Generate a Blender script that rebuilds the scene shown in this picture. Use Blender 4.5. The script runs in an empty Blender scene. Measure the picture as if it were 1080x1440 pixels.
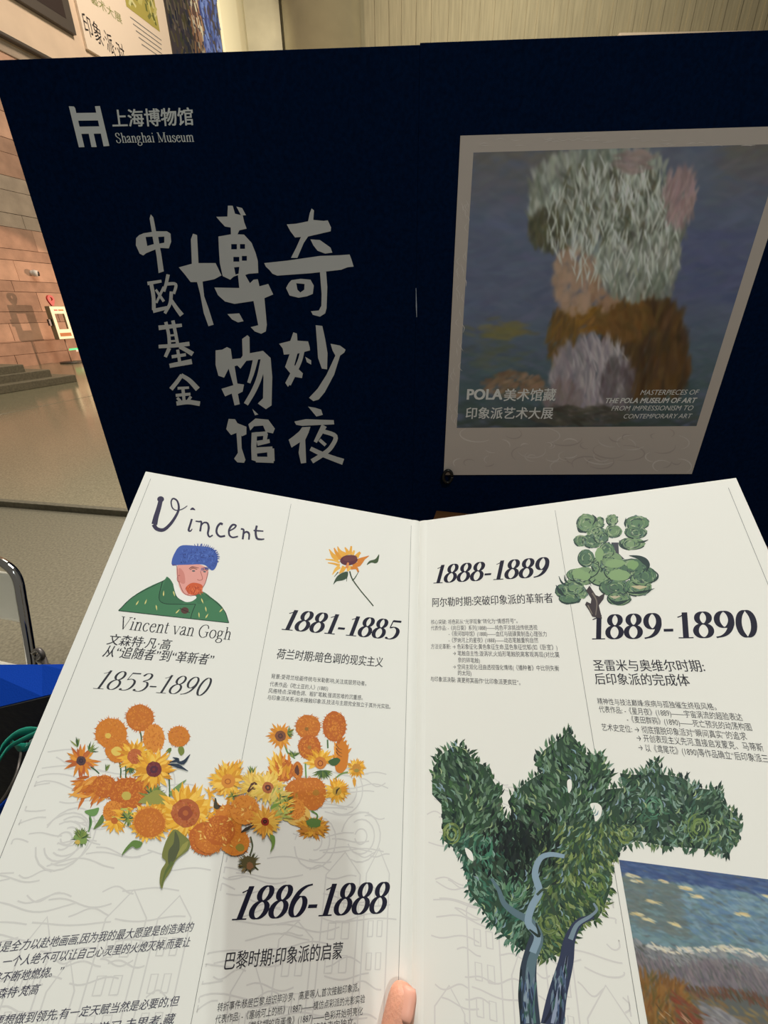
import bpy, bmesh, math, random
import numpy as np
from mathutils import Vector, Matrix
from mathutils.geometry import tessellate_polygon
random.seed(7)
sc = bpy.context.scene
COL = sc.collection
# ------------------------------------------------------------------ camera
f = 590.0; th = math.radians(25.7); roll = math.radians(0.95); H = 1.4
F = Vector((0, math.cos(th), -math.sin(th))); R0 = Vector((1, 0, 0)); U0 = R0.cross(F)
R = R0*math.cos(roll) - U0*math.sin(roll); U = R0*math.sin(roll) + U0*math.cos(roll)
CP = Vector((0, 0, H))
cd = bpy.data.cameras.new('camera'); cam = bpy.data.objects.new('camera', cd); COL.objects.link(cam)
cam.matrix_world = Matrix(((R.x, U.x, -F.x, CP.x), (R.y, U.y, -F.y, CP.y), (R.z, U.z, -F.z, CP.z), (0, 0, 0, 1)))
cd.sensor_fit = 'VERTICAL'; cd.sensor_height = 24.0; cd.sensor_width = 18.0; cd.lens = 24.0*f/1440
cd.clip_start = 0.002; cd.clip_end = 200
sc.camera = cam
# ------------------------------------------------------------------ world, lights, exposure
w = bpy.data.worlds.new('hall_air'); sc.world = w; w.use_nodes = True
w.node_tree.nodes['Background'].inputs[0].default_value = (1.0, 0.93, 0.80, 1)
w.node_tree.nodes['Background'].inputs[1].default_value = 0.13
def lamp(name, kind, loc, target, energy, color, size=0.2, **k):
    l = bpy.data.lights.new(name, kind); l.energy = energy; l.color = color
    if kind == 'AREA': l.size = size
    elif kind != 'SUN': l.shadow_soft_size = size
    for a, b in k.items(): setattr(l, a, b)
    o = bpy.data.objects.new(name, l); COL.objects.link(o); o.location = loc
    o.rotation_euler = (Vector(target)-Vector(loc)).to_track_quat('-Z', 'Y').to_euler()
    return o
lamp('ceiling_panel_light', 'AREA', (0.2, 2.7, 4.9), (0.1, 0.9, 1.0), 312, (1, .955, .925), 2.2)
PSH = Vector((-0.0150, 0.175, 1.107))
lamp('ceiling_downlight', 'AREA', PSH+Vector((.226, -.479, .853))*4.2, PSH, 26, (.93, 1, .97), 0.05)
lamp('ceiling_downlight', 'AREA', PSH+Vector((.239, -.438, .858))*4.2, PSH, 17, (.93, 1, .97), 0.05)
lamp('wall_washer_lamp', 'SPOT', (2.007, 19.718, 1.127), (-10.0, 13.6, 1.3), 4300, (1, .66, .46), 0.09, spot_size=math.radians(20), spot_blend=.12)
lamp('gallery_fill_light', 'AREA', (-2.5, 15, 13.5), (-9, 20, 9.5), 760, (1, .82, .66), 2.0)  # added warm fill to brighten the cream gallery wall, no visible source
lamp('hall_fill_light', 'AREA', (-3.5, 9.5, 9.5), (-5, 9.5, 0), 470, (1, .93, .76), 3.0)  # added fill over the hall to lift the far floor
lamp('hall_fill_light', 'AREA', (5, 18, 15), (9, 28, 12), 1000, (1, .93, .78), 5.0)  # added fill that evens out the brightness of the back wall
lamp('pillar_lamp', 'SPOT', (-4.6, 20.0, 12.6), (-6.4, 27, 12.5), 1500, (1, .93, .70), 0.25, spot_size=math.radians(50), spot_blend=.6)
sc.view_settings.view_transform = 'Standard'; sc.view_settings.look = 'None'
sc.view_settings.exposure = 0.0; sc.view_settings.gamma = 1.0; sc.view_settings.use_curve_mapping = False

# ------------------------------------------------------------------ helpers
def s2l(c): return tuple((x/255/12.92 if x/255 <= .04045 else ((x/255+.055)/1.055)**2.4) for x in c)
def mat(name, col, rough=.6, metal=0, noise=None, bump=None, emit=None, coat=0, spec=None):
    """col is an sRGB 0-255 triple. noise=(scale, amount, detail), bump=(scale, strength)"""
    m = bpy.data.materials.new(name); m.use_nodes = True; nt = m.node_tree; b = nt.nodes['Principled BSDF']
    c = s2l(col); b.inputs['Base Color'].default_value = (*c, 1); b.inputs['Roughness'].default_value = rough
    b.inputs['Metallic'].default_value = metal; b.inputs['Coat Weight'].default_value = coat
    if spec is not None: b.inputs['Specular IOR Level'].default_value = spec
    tc = nt.nodes.new('ShaderNodeTexCoord')
    if noise:
        n = nt.nodes.new('ShaderNodeTexNoise'); n.inputs['Scale'].default_value = noise[0]; n.inputs['Detail'].default_value = noise[2] if len(noise) > 2 else 4
        mp = nt.nodes.new('ShaderNodeMapping'); nt.links.new(tc.outputs['Object'], mp.inputs[0]); nt.links.new(mp.outputs[0], n.inputs['Vector'])
        if len(noise) > 3: mp.inputs['Scale'].default_value = noise[3]
        r = nt.nodes.new('ShaderNodeValToRGB'); r.color_ramp.elements[0].position = .3; r.color_ramp.elements[1].position = .7
        a = noise[1]
        r.color_ramp.elements[0].color = (*[x*(1-a) for x in c], 1); r.color_ramp.elements[1].color = (*[min(1, x*(1+a)) for x in c], 1)
        nt.links.new(n.outputs[0], r.inputs[0]); nt.links.new(r.outputs[0], b.inputs['Base Color'])
    if bump:
        n2 = nt.nodes.new('ShaderNodeTexNoise'); n2.inputs['Scale'].default_value = bump[0]
        bp = nt.nodes.new('ShaderNodeBump'); bp.inputs['Strength'].default_value = bump[1]; bp.inputs['Distance'].default_value = .01
        mp2 = nt.nodes.new('ShaderNodeMapping'); nt.links.new(tc.outputs['Object'], mp2.inputs[0]); nt.links.new(mp2.outputs[0], n2.inputs['Vector'])
        if len(bump) > 2: mp2.inputs['Scale'].default_value = bump[2]
        nt.links.new(n2.outputs[0], bp.inputs['Height']); nt.links.new(bp.outputs[0], b.inputs['Normal'])
    if emit:
        b.inputs['Emission Color'].default_value = (*s2l(emit[0]), 1); b.inputs['Emission Strength'].default_value = emit[1]
    return m
def ink_mat(name, rough=.5, coat=0):
    m = bpy.data.materials.new(name); m.use_nodes = True; nt = m.node_tree; b = nt.nodes['Principled BSDF']
    a = nt.nodes.new('ShaderNodeAttribute'); a.attribute_name = 'ink'; nt.links.new(a.outputs['Color'], b.inputs['Base Color'])
    b.inputs['Roughness'].default_value = rough; b.inputs['Coat Weight'].default_value = coat
    b.inputs['Specular IOR Level'].default_value = .3
    return m
def tag(o, label=None, cat=None, group=None, kind=None):
    if label: o['label'] = label
    if cat: o['category'] = cat
    if group: o['group'] = group
    if kind: o['kind'] = kind
    return o
def empty(name, loc=(0, 0, 0), rz=0):
    o = bpy.data.objects.new(name, None); COL.objects.link(o); o.location = loc; o.rotation_euler = (0, 0, rz); o.empty_display_size = .05
    return o
def link(name, me, m, parent=None, smooth=False):
    o = bpy.data.objects.new(name, me); COL.objects.link(o)
    if m and not me.materials: me.materials.append(m)
    if parent: o.parent = parent
    if smooth: me.polygons.foreach_set('use_smooth', [True]*len(me.polygons))
    return o
def pm(name, vs, fs, m, parent=None, smooth=False):
    """world-space vertices, put under parent keeping them where they are"""
    me = bpy.data.meshes.new(name)
    if parent is not None:
        inv = Matrix.Translation(parent.location) @ parent.rotation_euler.to_matrix().to_4x4(); inv = inv.inverted()
        vs = [inv @ Vector(v) for v in vs]
    else:
        vs = [Vector(v) for v in vs]
    me.from_pydata([tuple(v) for v in vs], [], fs); me.update()
    return link(name, me, m, parent, smooth)
def bevel(o, wd=.004, seg=2):
    md = o.modifiers.new('bevel', 'BEVEL'); md.width = wd; md.segments = seg; md.limit_method = 'ANGLE'; return o
def boxv(o, a, b, c):
    """box from corner o along vectors a b c"""
    o, a, b, c = map(Vector, (o, a, b, c))
    vs = [o, o+a, o+a+b, o+b, o+c, o+a+c, o+a+b+c, o+b+c]
    fs = [(0, 3, 2, 1), (4, 5, 6, 7), (0, 1, 5, 4), (1, 2, 6, 5), (2, 3, 7, 6), (3, 0, 4, 7)]
    if a.cross(b).dot(c) < 0: fs = [q[::-1] for q in fs]
    return vs, fs
def box(name, o, a, b, c, m, parent=None, bw=0):
    vs, fs = boxv(o, a, b, c); ob = pm(name, vs, fs, m, parent)
    if bw: bevel(ob, bw)
    return ob
def catmull(P, n=8):
    P = [Vector(p) for p in P]
    if len(P) < 3: return P
    Q = [P[0]*2-P[1]]+P+[P[-1]*2-P[-2]]; out = []
    for i in range(1, len(Q)-2):
        a, b, c, d = Q[i-1:i+3]
        for k in range(n):
            t = k/n
            out.append(.5*((2*b)+(c-a)*t+(2*a-5*b+4*c-d)*t*t+(3*b-a-3*c+d)*t**3))
    out.append(P[-1]); return out
def tube(name, pts, rad, m, parent=None, n=10, sub=8, flat=None):
    """tube along world points; flat=(w,h) makes a ribbon-like section"""
    P = catmull(pts, sub) if sub > 1 else [Vector(p) for p in pts]
    vs = []; fs = []; up = None
    for i, p in enumerate(P):
        t = (P[min(i+1, len(P)-1)]-P[max(i-1, 0)]).normalized()
        if up is None: up = t.orthogonal().normalized()
        up = (up-t*up.dot(t)).normalized(); sd = t.cross(up)
        r_ = rad[min(int(i/(len(P)-1)*(len(rad)-1)+.5), len(rad)-1)] if isinstance(rad, (list, tuple)) else rad
        for k in range(n):
            a = 2*math.pi*k/n
            q = (up*math.cos(a)*flat[0]+sd*math.sin(a)*flat[1]) if flat else (up*math.cos(a)+sd*math.sin(a))*r_
            vs.append(p+q)
    for i in range(len(P)-1):
        for k in range(n): fs.append((i*n+k, i*n+(k+1) % n, (i+1)*n+(k+1) % n, (i+1)*n+k))
    fs.append(tuple(range(n))[::-1]); fs.append(tuple((len(P)-1)*n+k for k in range(n)))
    return pm(name, vs, fs, m, parent, True)
def ray(x, y): return R*((x-540)/f)-U*((y-720)/f)+F
def hit(x, y, o, n):
    d = ray(x, y); return CP+d*((Vector(o)-CP).dot(n)/d.dot(n))

# ------------------------------------------------------------------ flat print engine
class Sheet:
    """a flat surface: origin, right, up and outward normal; photo pixels are read onto it"""
    def __init__(s, o, r, u, n): s.o, s.r, s.u, s.n = Vector(o), Vector(r).normalized(), Vector(u).normalized(), Vector(n).normalized()
    def uv(s, x, y):
        q = hit(x, y, s.o, s.n)-s.o; return (q.dot(s.r), q.dot(s.u))
    def p(s, u, v, off=0): return s.o+s.r*u+s.u*v+s.n*off
class Art:
    def __init__(s, sheet, white=(230, 231, 220), alb=.80, base=.0002, step=1.2e-6, crop=None):
        s.S = sheet; s.v = []; s.f = []; s.c = []; s.k = 0; s.base = base; s.step = step
        s.wl = s2l(white); s.alb = alb; s.crop = crop; s.lay = {}; s.cs = .0016 if sheet.o.y < 1 else (.01 if sheet.o.y < 3 else .2)
    def col(s, c, j=0):
        if j: d = random.uniform(-j, j); c = [max(0, min(255, x+d+random.uniform(-j, j)*.35)) for x in c]
        l = s2l(c); al = s.alb if isinstance(s.alb, tuple) else (s.alb,)*3; return tuple(min(.95, l[i]/s.wl[i]*al[i]) for i in range(3))
    def px(s, p):
        if s.crop: ox, oy, sc_ = s.crop; p = (ox+p[0]/sc_, oy+p[1]/sc_)
        return s.S.uv(*p)
    def add(s, uvs, faces, col):
        # each mark lies just above the marks it overlaps
        n = len(s.v); q = s.cs; us = [int(a//q) for a, _ in uvs]; vs_ = [int(b//q) for _, b in uvs]
        cells = [(i, j) for i in range(min(us), max(us)+1) for j in range(min(vs_), max(vs_)+1)]
        L = max(s.lay.get(c, 0) for c in cells)+1
        for c in cells: s.lay[c] = L
        off = s.base+L*s.step
        s.v += [s.S.p(a, b, off) for a, b in uvs]; s.f += [tuple(n+i for i in q) for q in faces]; s.c += [col]*len(uvs)
    def poly(s, pts, c, j=0, uv=False):
        q = pts if uv else [s.px(p) for p in pts]
        tri = tessellate_polygon([[Vector((a, b, 0)) for a, b in q]])
        s.add(q, tri, s.col(c, j))
    def smooth(s, pts, c, j=0, n=5):
        P = [Vector((p[0], p[1], 0)) for p in pts]; m = len(P); out = []
        for i in range(m):
            a, b, cc, d = P[i-1], P[i], P[(i+1) % m], P[(i+2) % m]
            for k in range(n):
                t = k/n; q = .5*((2*b)+(cc-a)*t+(2*a-5*b+4*cc-d)*t*t+(3*b-a-3*cc+d)*t**3); out.append((q.x, q.y))
        s.poly(out, c, j)
    def stroke(s, pts, w0, c, w1=None, j=0, wm=None, sub=5, nib=None, uv=False):
        """polyline brush mark in the crop's pixels, width w0 -> wm -> w1; nib=(thick, thin) makes broad-nib contrast"""
        P = catmull([(p[0], p[1], 0) for p in pts], sub) if sub > 1 and len(pts) > 2 else [Vector((p[0], p[1], 0)) for p in pts]
        w1 = w0 if w1 is None else w1; L = []; Rr = []
        for i, p in enumerate(P):
            t = (P[min(i+1, len(P)-1)]-P[max(i-1, 0)]); t = t.normalized() if t.length > 1e-9 else Vector((1, 0, 0))
            k = i/(len(P)-1); wd = w0+(w1-w0)*k
            if wm is not None: wd = (w0+(wm-w0)*k*2) if k < .5 else (wm+(w1-wm)*(k*2-1))
            if nib: wd = nib[1]+(nib[0]-nib[1])*abs(t.y)**1.3
            nn = Vector((-t.y, t.x, 0))*wd/2; L.append(p+nn); Rr.append(p-nn)
        q = [(a.x, a.y) for a in L]+[(a.x, a.y) for a in Rr]; m = len(P)
        if not uv: q = [s.px(a) for a in q]
        s.add(q, [(i, i+1, m+i+1, m+i) for i in range(m-1)], s.col(c, j))
    def leaf(s, x, y, ang, ln, wd, c, j=0, bend=0):
        d = Vector((math.cos(ang), math.sin(ang))); e = Vector((-d.y, d.x)); P = []
        for t, w_ in ((0, .25), (.3, 1), (.65, .7), (1, 0)): P.append((t, w_))
        a = [(x+d.x*ln*t+e.x*(wd*w_/2+bend*ln*t*t), y+d.y*ln*t+e.y*(wd*w_/2+bend*ln*t*t)) for t, w_ in P]
        b = [(x+d.x*ln*t-e.x*(wd*w_/2-bend*ln*t*t), y+d.y*ln*t-e.y*(wd*w_/2-bend*ln*t*t)) for t, w_ in P[:-1]]
        q = [s.px(p) for p in a+b[::-1]]
        s.add(q, [(0, 1, 5, 6), (1, 2, 4, 5), (2, 3, 4)], s.col(c, j))
    def ell(s, x, y, rx, ry, c, rot=0, j=0, n=20, jag=0):
        P = []
        for k in range(n):
            a = 2*math.pi*k/n; q = 1+random.uniform(-jag, jag); u_, v_ = math.cos(a)*rx*q, math.sin(a)*ry*q
            P.append((x+u_*math.cos(rot)-v_*math.sin(rot), y+u_*math.sin(rot)+v_*math.cos(rot)))
        q = [s.px(p) for p in P]+[s.px((x, y))]
        s.add(q, [(k, (k+1) % n, n) for k in range(n)], s.col(c, j))
    def ring(s, x, y, rx, ry, c, wd, rot=0, n=24, a0=0, a1=360, w1=None):
        pts = []
        for k in range(n+1):
            a = math.radians(a0+(a1-a0)*k/n); u_, v_ = math.cos(a)*rx, math.sin(a)*ry
            pts.append((x+u_*math.cos(rot)-v_*math.sin(rot), y+u_*math.sin(rot)+v_*math.cos(rot)))
        s.stroke(pts, wd, c, w1, sub=1)
    def build(s, name, m, parent, label=None):
        if not s.v: return
        o = pm(name, s.v, s.f, m, parent)
        # face every print element outwards
        at = o.data.color_attributes.new('ink', 'FLOAT_COLOR', 'POINT')
        at.data.foreach_set('color', [x for c in s.c for x in (*c, 1)])
        if label: o['label'] = label
        return o
# ---- type
_tc = {}
def glyphmesh(txt, off=0):
    k = (txt, off)
    if k in _tc: return _tc[k]
    c = bpy.data.curves.new('lettering', 'FONT'); c.body = txt; c.offset = off; c.resolution_u = 3
    o = bpy.data.objects.new('lettering', c); COL.objects.link(o)
    dg = bpy.context.evaluated_depsgraph_get(); dg.update()
    me = bpy.data.meshes.new_from_object(o.evaluated_get(dg))
    vs = [(v.co.x, v.co.y) for v in me.vertices]; fs = [tuple(p.vertices) for p in me.polygons]
    bpy.data.objects.remove(o); bpy.data.curves.remove(c); bpy.data.meshes.remove(me)
    _tc[k] = (vs, fs); return _tc[k]
def type_on(A, txt, p0, p1, c, h=None, shear=0, song=False, off=0, bold=0):
    """set a line between two pixels of its baseline"""
    vs, fs = glyphmesh(txt, off)
    x0 = min(v[0] for v in vs); x1 = max(v[0] for v in vs)
    (u0, v0), (u1, v1) = A.px(p0), A.px(p1)
    vv = (v0+v1)/2; sx = (u1-u0)/(x1-x0)
    if h:
        sc_ = A.crop[2] if A.crop else 1
        sy = abs(A.px((p0[0], p0[1]-h))[1]-v0)/.86
    else: sy = abs(sx)
    cps = [(-.010, 0), (.010, 0)] if song else ([(0, 0)] if not bold else [(dx, dy) for dx in (-bold, 0, bold) for dy in (-bold*.6, bold*.6)])
    for dx, dy in cps:
        A.add([(u0+(x-x0+dx+shear*y*sy/abs(sx))*sx, v0+(v1-v0)*(x-x0)/(x1-x0)+(y+dy)*sy) for x, y in vs], fs, A.col(c))
def arc(cx, cy, rx, ry, a0, a1, n=14):
    return [(cx+rx*math.cos(math.radians(a0+(a1-a0)*k/n)), cy+ry*math.sin(math.radians(a0+(a1-a0)*k/n))) for k in range(n+1)]
# serif glyphs: list of (points, kind) ; kind 'n' = broad nib, 't' thin, 'b' bar, number = fixed width
def serif(x, y, wd=.2): return ([(x-wd/2, y), (x+wd/2, y)], 't')
DIG = {
 '1': (.43, [([(.07, .80), (.18, .87), (.25, .97)], 't'), ([(.25, .99), (.25, 0)], 'n'), ([(.07, .012), (.43, .012)], 't')]),
 '8': (.5, [(arc(.26, .755, .145, .225, 0, 360, 22), 'n'), (arc(.25, .265, .18, .255, 0, 360, 22), 'n')]),
 '0': (.5, [(arc(.25, .5, .17, .485, 0, 360, 26), 'n')]),
 '9': (.5, [(arc(.25, .68, .165, .30, 0, 360, 22), 'n'), ([(.415, .70), (.41, .48), (.33, .22), (.20, .07), (.04, .01)], 'n')]),
 '6': (.5, [(arc(.25, .32, .165, .30, 0, 360, 22), 'n'), ([(.085, .30), (.09, .52), (.17, .78), (.30, .93), (.46, .99)], 'n')]),
 '5': (.5, [([(.13, .93), (.43, .93)], 'b'), ([(.13, .96), (.09, .56)], 't'), ([(.09, .57), (.24, .62), (.38, .52), (.42, .33), (.36, .12), (.22, .02), (.07, .03)], 'n'), (arc(.07, .06, .02, .02, 0, 360, 8), .06)]),
 '3': (.5, [([(.08, .82), (.15, .95), (.28, .97), (.37, .86), (.35, .68), (.18, .54)], 'n'), ([(.17, .53), (.34, .50), (.42, .32), (.38, .12), (.24, .01), (.06, .04)], 'n'), (arc(.06, .07, .02, .02, 0, 360, 8), .06)]),
 '-': (.32, [([(.03, .31), (.27, .31)], 'b')]),
}
LET = {
 'V': (.68, [([(.10, .66), (.35, 0)], 'n'), ([(.35, 0), (.58, .66)], 't'), serif(.10, .65, .2), serif(.58, .65, .2)]),
 'i': (.28, [([(.14, .45), (.14, 0)], 'n'), serif(.14, .012, .2), ([(.05, .42), (.14, .44)], 't'), (arc(.14, .61, .018, .018, 0, 360, 8), .06)]),
 'n': (.50, [([(.12, .45), (.12, 0)], 'n'), serif(.12, .012, .2), ([(.03, .42), (.12, .44)], 't'), ([(.14, .35), (.22, .44), (.31, .44), (.37, .36), (.375, .2), (.375, 0)], 'n'), serif(.375, .012, .2)]),
 'c': (.44, [([(.37, .36), (.28, .445), (.16, .42), (.08, .30), (.08, .16), (.16, .04), (.28, .01), (.39, .10)], 'n')]),
 'e': (.44, [([(.07, .28), (.37, .28)], 't'), ([(.37, .28), (.33, .41), (.23, .45), (.12, .38), (.07, .25), (.09, .12), (.18, .02), (.29, .01), (.39, .11)], 'n')]),
 't': (.28, [([(.13, .58), (.13, .10), (.18, .02), (.27, .05)], 'n'), ([(.03, .44), (.26, .44)], 't')]),
 'v': (.50, [([(.08, .44), (.26, 0)], 'n'), ([(.26, 0), (.42, .44)], 't'), serif(.08, .44, .16), serif(.42, .44, .14)]),
 'a': (.44, [([(.07, .34), (.12, .43), (.22, .45), (.30, .38), (.31, .1), (.35, .02), (.42, .05)], 'n'), ([(.31, .28), (.16, .22), (.06, .12), (.10, .02), (.20, .02), (.31, .12)], 'n')]),
 'o': (.50, [(arc(.25, .225, .19, .22, 0, 360, 20), 'n')]),
 'g': (.50, [(arc(.21, .30, .13, .145, 0, 360, 18), 'n'), ([(.30, .42), (.45, .42)], 't'), ([(.14, .16), (.10, .06), (.30, .03), (.42, -.04), (.38, -.16), (.20, -.21), (.05, -.14), (.08, -.05), (.18, .02)], 'n')]),
 'h': (.50, [([(.12, .68), (.12, 0)], 'n'), serif(.12, .012, .2), ([(.03, .66), (.12, .67)], 't'), ([(.14, .35), (.22, .44), (.31, .44), (.37, .36), (.375, .2), (.375, 0)], 'n'), serif(.375, .012, .2)]),
 'G': (.72, [([(.60, .48), (.55, .62), (.40, .68), (.20, .62), (.07, .45), (.06, .25), (.17, .06), (.36, -.01), (.58, .06)], 'n'), ([(.58, .28), (.58, .05)], 'n'), serif(.56, .29, .26)]),
 'S': (.56, [([(.43, .50), (.40, .62), (.27, .67), (.13, .62), (.11, .48), (.22, .38), (.38, .29), (.45, .17), (.38, .04), (.24, -.01), (.10, .05), (.07, .18)], 'n')]),
 'M': (.89, [([(.15, .66), (.15, 0)], 't'), ([(.15, .66), (.44, .02)], 'n'), ([(.44, .02), (.73, .66)], 't'), ([(.73, .66), (.73, 0)], 'n'), serif(.14, .65, .2), serif(.74, .65, .22), serif(.15, .012, .2), serif(.73, .012, .22)]),
 'u': (.50, [([(.11, .44), (.11, .14), (.18, .02), (.28, .03), (.36, .12)], 'n'), ([(.365, .44), (.365, 0)], 'n'), serif(.08, .44, .12), serif(.33, .44, .12), serif(.40, .012, .12)]),
 's': (.39, [([(.31, .35), (.26, .44), (.15, .44), (.09, .34), (.19, .25), (.31, .17), (.30, .04), (.17, .0), (.06, .04), (.05, .14)], 'n')]),
 'm': (.78, [([(.12, .45), (.12, 0)], 'n'), serif(.12, .012, .2), ([(.14, .35), (.22, .44), (.31, .44), (.37, .36), (.375, 0)], 'n'), serif(.375, .012, .2), ([(.39, .35), (.48, .44), (.57, .44), (.63, .36), (.635, 0)], 'n'), serif(.635, .012, .2)]),
 ' ': (.25, []),
}
def serif_line(A, txt, p0, p1, c, h, shear=.0, thick=.15, thin=.035, cap=1.0, table=DIG):
    """lettering drawn with a broad-nib pen; h is the cap height in pixels at p0"""
    tot = sum(table[ch][0] for ch in txt); (u0, v0), (u1, v1) = A.px(p0), A.px(p1)
    hh = abs(A.px((p0[0], p0[1]-h))[1]-v0); sy = hh/cap; sx = (u1-u0)/tot; x = 0
    sg = 1 if sx > 0 else -1
    for ch in txt:
        adv, parts = table[ch]
        for pts, kd in parts:
            P = catmull([(a, b, 0) for a, b in pts], 4) if len(pts) > 2 else [Vector((a, b, 0)) for a, b in pts]
            q1 = []; q2 = []
            closed = len(P) > 5 and (P[0]-P[-1]).length < 1e-4
            for i, p in enumerate(P):
                if closed and i in (0, len(P)-1): t = P[1]-P[-2]
                else: t = P[min(i+1, len(P)-1)]-P[max(i-1, 0)]
                t = t.normalized(); wd = {'n': thin+(thick-thin)*abs(t.y)**1.4, 't': thin, 'b': max(thick*.75, .06)}.get(kd, kd)
                nn = Vector((-t.y, t.x, 0))*wd/2; q1.append(p+nn); q2.append(p-nn)
            m = len(P)
            A.add([(u0+(x+a.x)*sx+shear*a.y*sy*sg, v0+(v1-v0)*(x+a.x)/tot+a.y*sy) for a in q1+q2], [(i, i+1, m+i+1, m+i) for i in range(m-1)], A.col(c))
        x += adv

# ------------------------------------------------------------------ materials
M = {}
M['paper'] = mat('matte_coated_paper', (231, 231, 222), .5, spec=.35)
M['ink'] = ink_mat('printed_ink', .55)
M['navy'] = mat('navy_printed_board', (2, 22, 52), .8, noise=(90, .25), bump=(300, .05), spec=.03)
M['board_edge'] = mat('board_core', (120, 118, 110), .8)
M['poster_card'] = mat('warm_white_card', (206, 194, 186), .7, spec=.2)
M['granite'] = mat('polished_granite', (146, 139, 114), .14, noise=(75, .26, 10), spec=.5)
M['granite_dull'] = mat('honed_granite', (126, 119, 98), .6, noise=(75, .3, 10))
M['granite_edge'] = mat('granite_edge', (112, 106, 88), .6, noise=(40, .25, 8))
M['joint'] = mat('dark_joint', (62, 56, 46), .9)
M['step'] = mat('step_stone', (128, 118, 98), .55, noise=(30, .22, 8))
M['stone_pale'] = mat('pink_sandstone', (205, 165, 140), .8, noise=(2.5, .16, 8), bump=(40, .3))
M['stone_mid'] = mat('brown_sandstone', (178, 142, 120), .8, noise=(3, .18, 8), bump=(40, .3))
M['stone_grey_shaded'] = mat('grey_shaded_sandstone', (176, 160, 142), .8, noise=(3, .14, 8), bump=(40, .3))
M['mortar'] = mat('mortar', (110, 88, 74), .95)
M['cream_wall'] = mat('cream_stone_wall', (226, 205, 180), .75, noise=(1.5, .06, 8))
M['back_wall'] = mat('ribbed_beige_stone', (172, 161, 130), .85, noise=(3, .13, 8, (4, 1, .25)), bump=(6, .4, (6, 1, .2)))
M['pillar'] = mat('polished_marble', (150, 140, 110), .08, noise=(.8, .1, 6), spec=.6)
M['chrome'] = mat('chrome', (205, 205, 205), .08, 1)
M['cream_seat'] = mat('cream_vinyl', (236, 232, 216), .5, bump=(200, .05))
M['blue'] = mat('blue_bag_fabric', (2, 50, 138), .8, bump=(400, .1), spec=.1)
M['lining'] = mat('black_bag_lining', (16, 17, 19), .75, bump=(60, .25))
M['teal'] = mat('teal_ribbon', (12, 128, 104), .55, bump=(900, .2))
M['black'] = mat('black_plastic', (14, 16, 16), .35)
M['black_gloss'] = mat('black_glass', (10, 10, 12), .1)
M['wood'] = mat('brown_laminate', (112, 74, 40), .5, noise=(6, .2, 6, (1, 12, 1)))
M['skin'] = mat('skin', (198, 140, 114), .5, noise=(60, .08), bump=(500, .1))
M['nail'] = mat('thumbnail', (208, 152, 130), .4, spec=.3)
M['frame_dark'] = mat('grey_metal_frame', (96, 90, 84), .4, .4)
M['lit_cream'] = mat('lightbox_panel', (240, 225, 190), .5, emit=((255, 226, 176), .55))
M['box_side'] = mat('lightbox_side', (150, 140, 112), .5)
M['red'] = mat('red_plastic', (214, 42, 46), .4)
M['orange_print'] = mat('orange_print', (222, 140, 84), .6)
M['white_plastic'] = mat('white_plastic', (232, 230, 224), .4)
M['exit_green'] = mat('green_lit_sign', (70, 220, 130), .5, emit=((60, 235, 130), 1.2))
for k in ('skin',):
    b = M[k].node_tree.nodes['Principled BSDF']; b.inputs['Subsurface Weight'].default_value = .15; b.inputs['Subsurface Radius'].default_value = (.01, .004, .002); b.inputs['Subsurface Scale'].default_value = .5

# ------------------------------------------------------------------ setting: floor
Z1 = .05
ca = [hit(0, 705, (0, 0, Z1), Vector((0, 0, 1))), hit(178, 719, (0, 0, Z1), Vector((0, 0, 1)))]
cdir = (ca[1]-ca[0]).normalized(); cper = Vector((-cdir.y, cdir.x, 0))           # kerb line direction, and away from the camera
floor = box('floor', (-16, -4, -.2), (40, 0, 0), (0, 44, 0), (0, 0, .2), M['granite_dull']); tag(floor, kind='structure')
up = empty('floor_upper'); tag(up, 'raised polished granite floor beyond the low kerb', kind='structure')
K0 = ca[0]-cdir*9; a = math.radians(16.6)
W = Vector((math.sin(a), math.cos(a), 0)); NW = Vector((W.y, -W.x, 0)); P0 = Vector((-10.59, 13.6, 0))
jl = [hit(0, 583, (0, 0, Z1), Vector((0, 0, 1))), hit(108, 561, (0, 0, Z1), Vector((0, 0, 1)))]
jd = (jl[1]-jl[0]).normalized()
kb = pm('kerb_riser', *boxv(K0-Vector((0, 0, .05)), cdir*30, cper*.35, Vector((0, 0, .0495))), M['granite_edge'], up)
def quad_slab(name, pts, z0, z1, m, parent, bw=.003):
    n = len(pts); vs = [(p[0], p[1], z0) for p in pts]+[(p[0], p[1], z1) for p in pts]
    fs = [tuple(range(n))[::-1], tuple(range(n, 2*n))]+[(i, (i+1) % n, n+(i+1) % n, n+i) for i in range(n)]
    ar = sum(pts[i][0]*pts[(i+1) % n][1]-pts[(i+1) % n][0]*pts[i][1] for i in range(n))
    if ar < 0: fs = [q[::-1] for q in fs]
    o = pm(name, vs, fs, m, parent); bevel(o, bw, 1); return o
def isect(p, d, q, e):
    t = ((q.x-p.x)*e.y-(q.y-p.y)*e.x)/(d.x*e.y-d.y*e.x); return p+d*t
g = .012
kj = isect(K0, cdir, jl[0], jd)
A0, A1 = jl[0]-jd*0, jl[0]+jd*40
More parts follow.
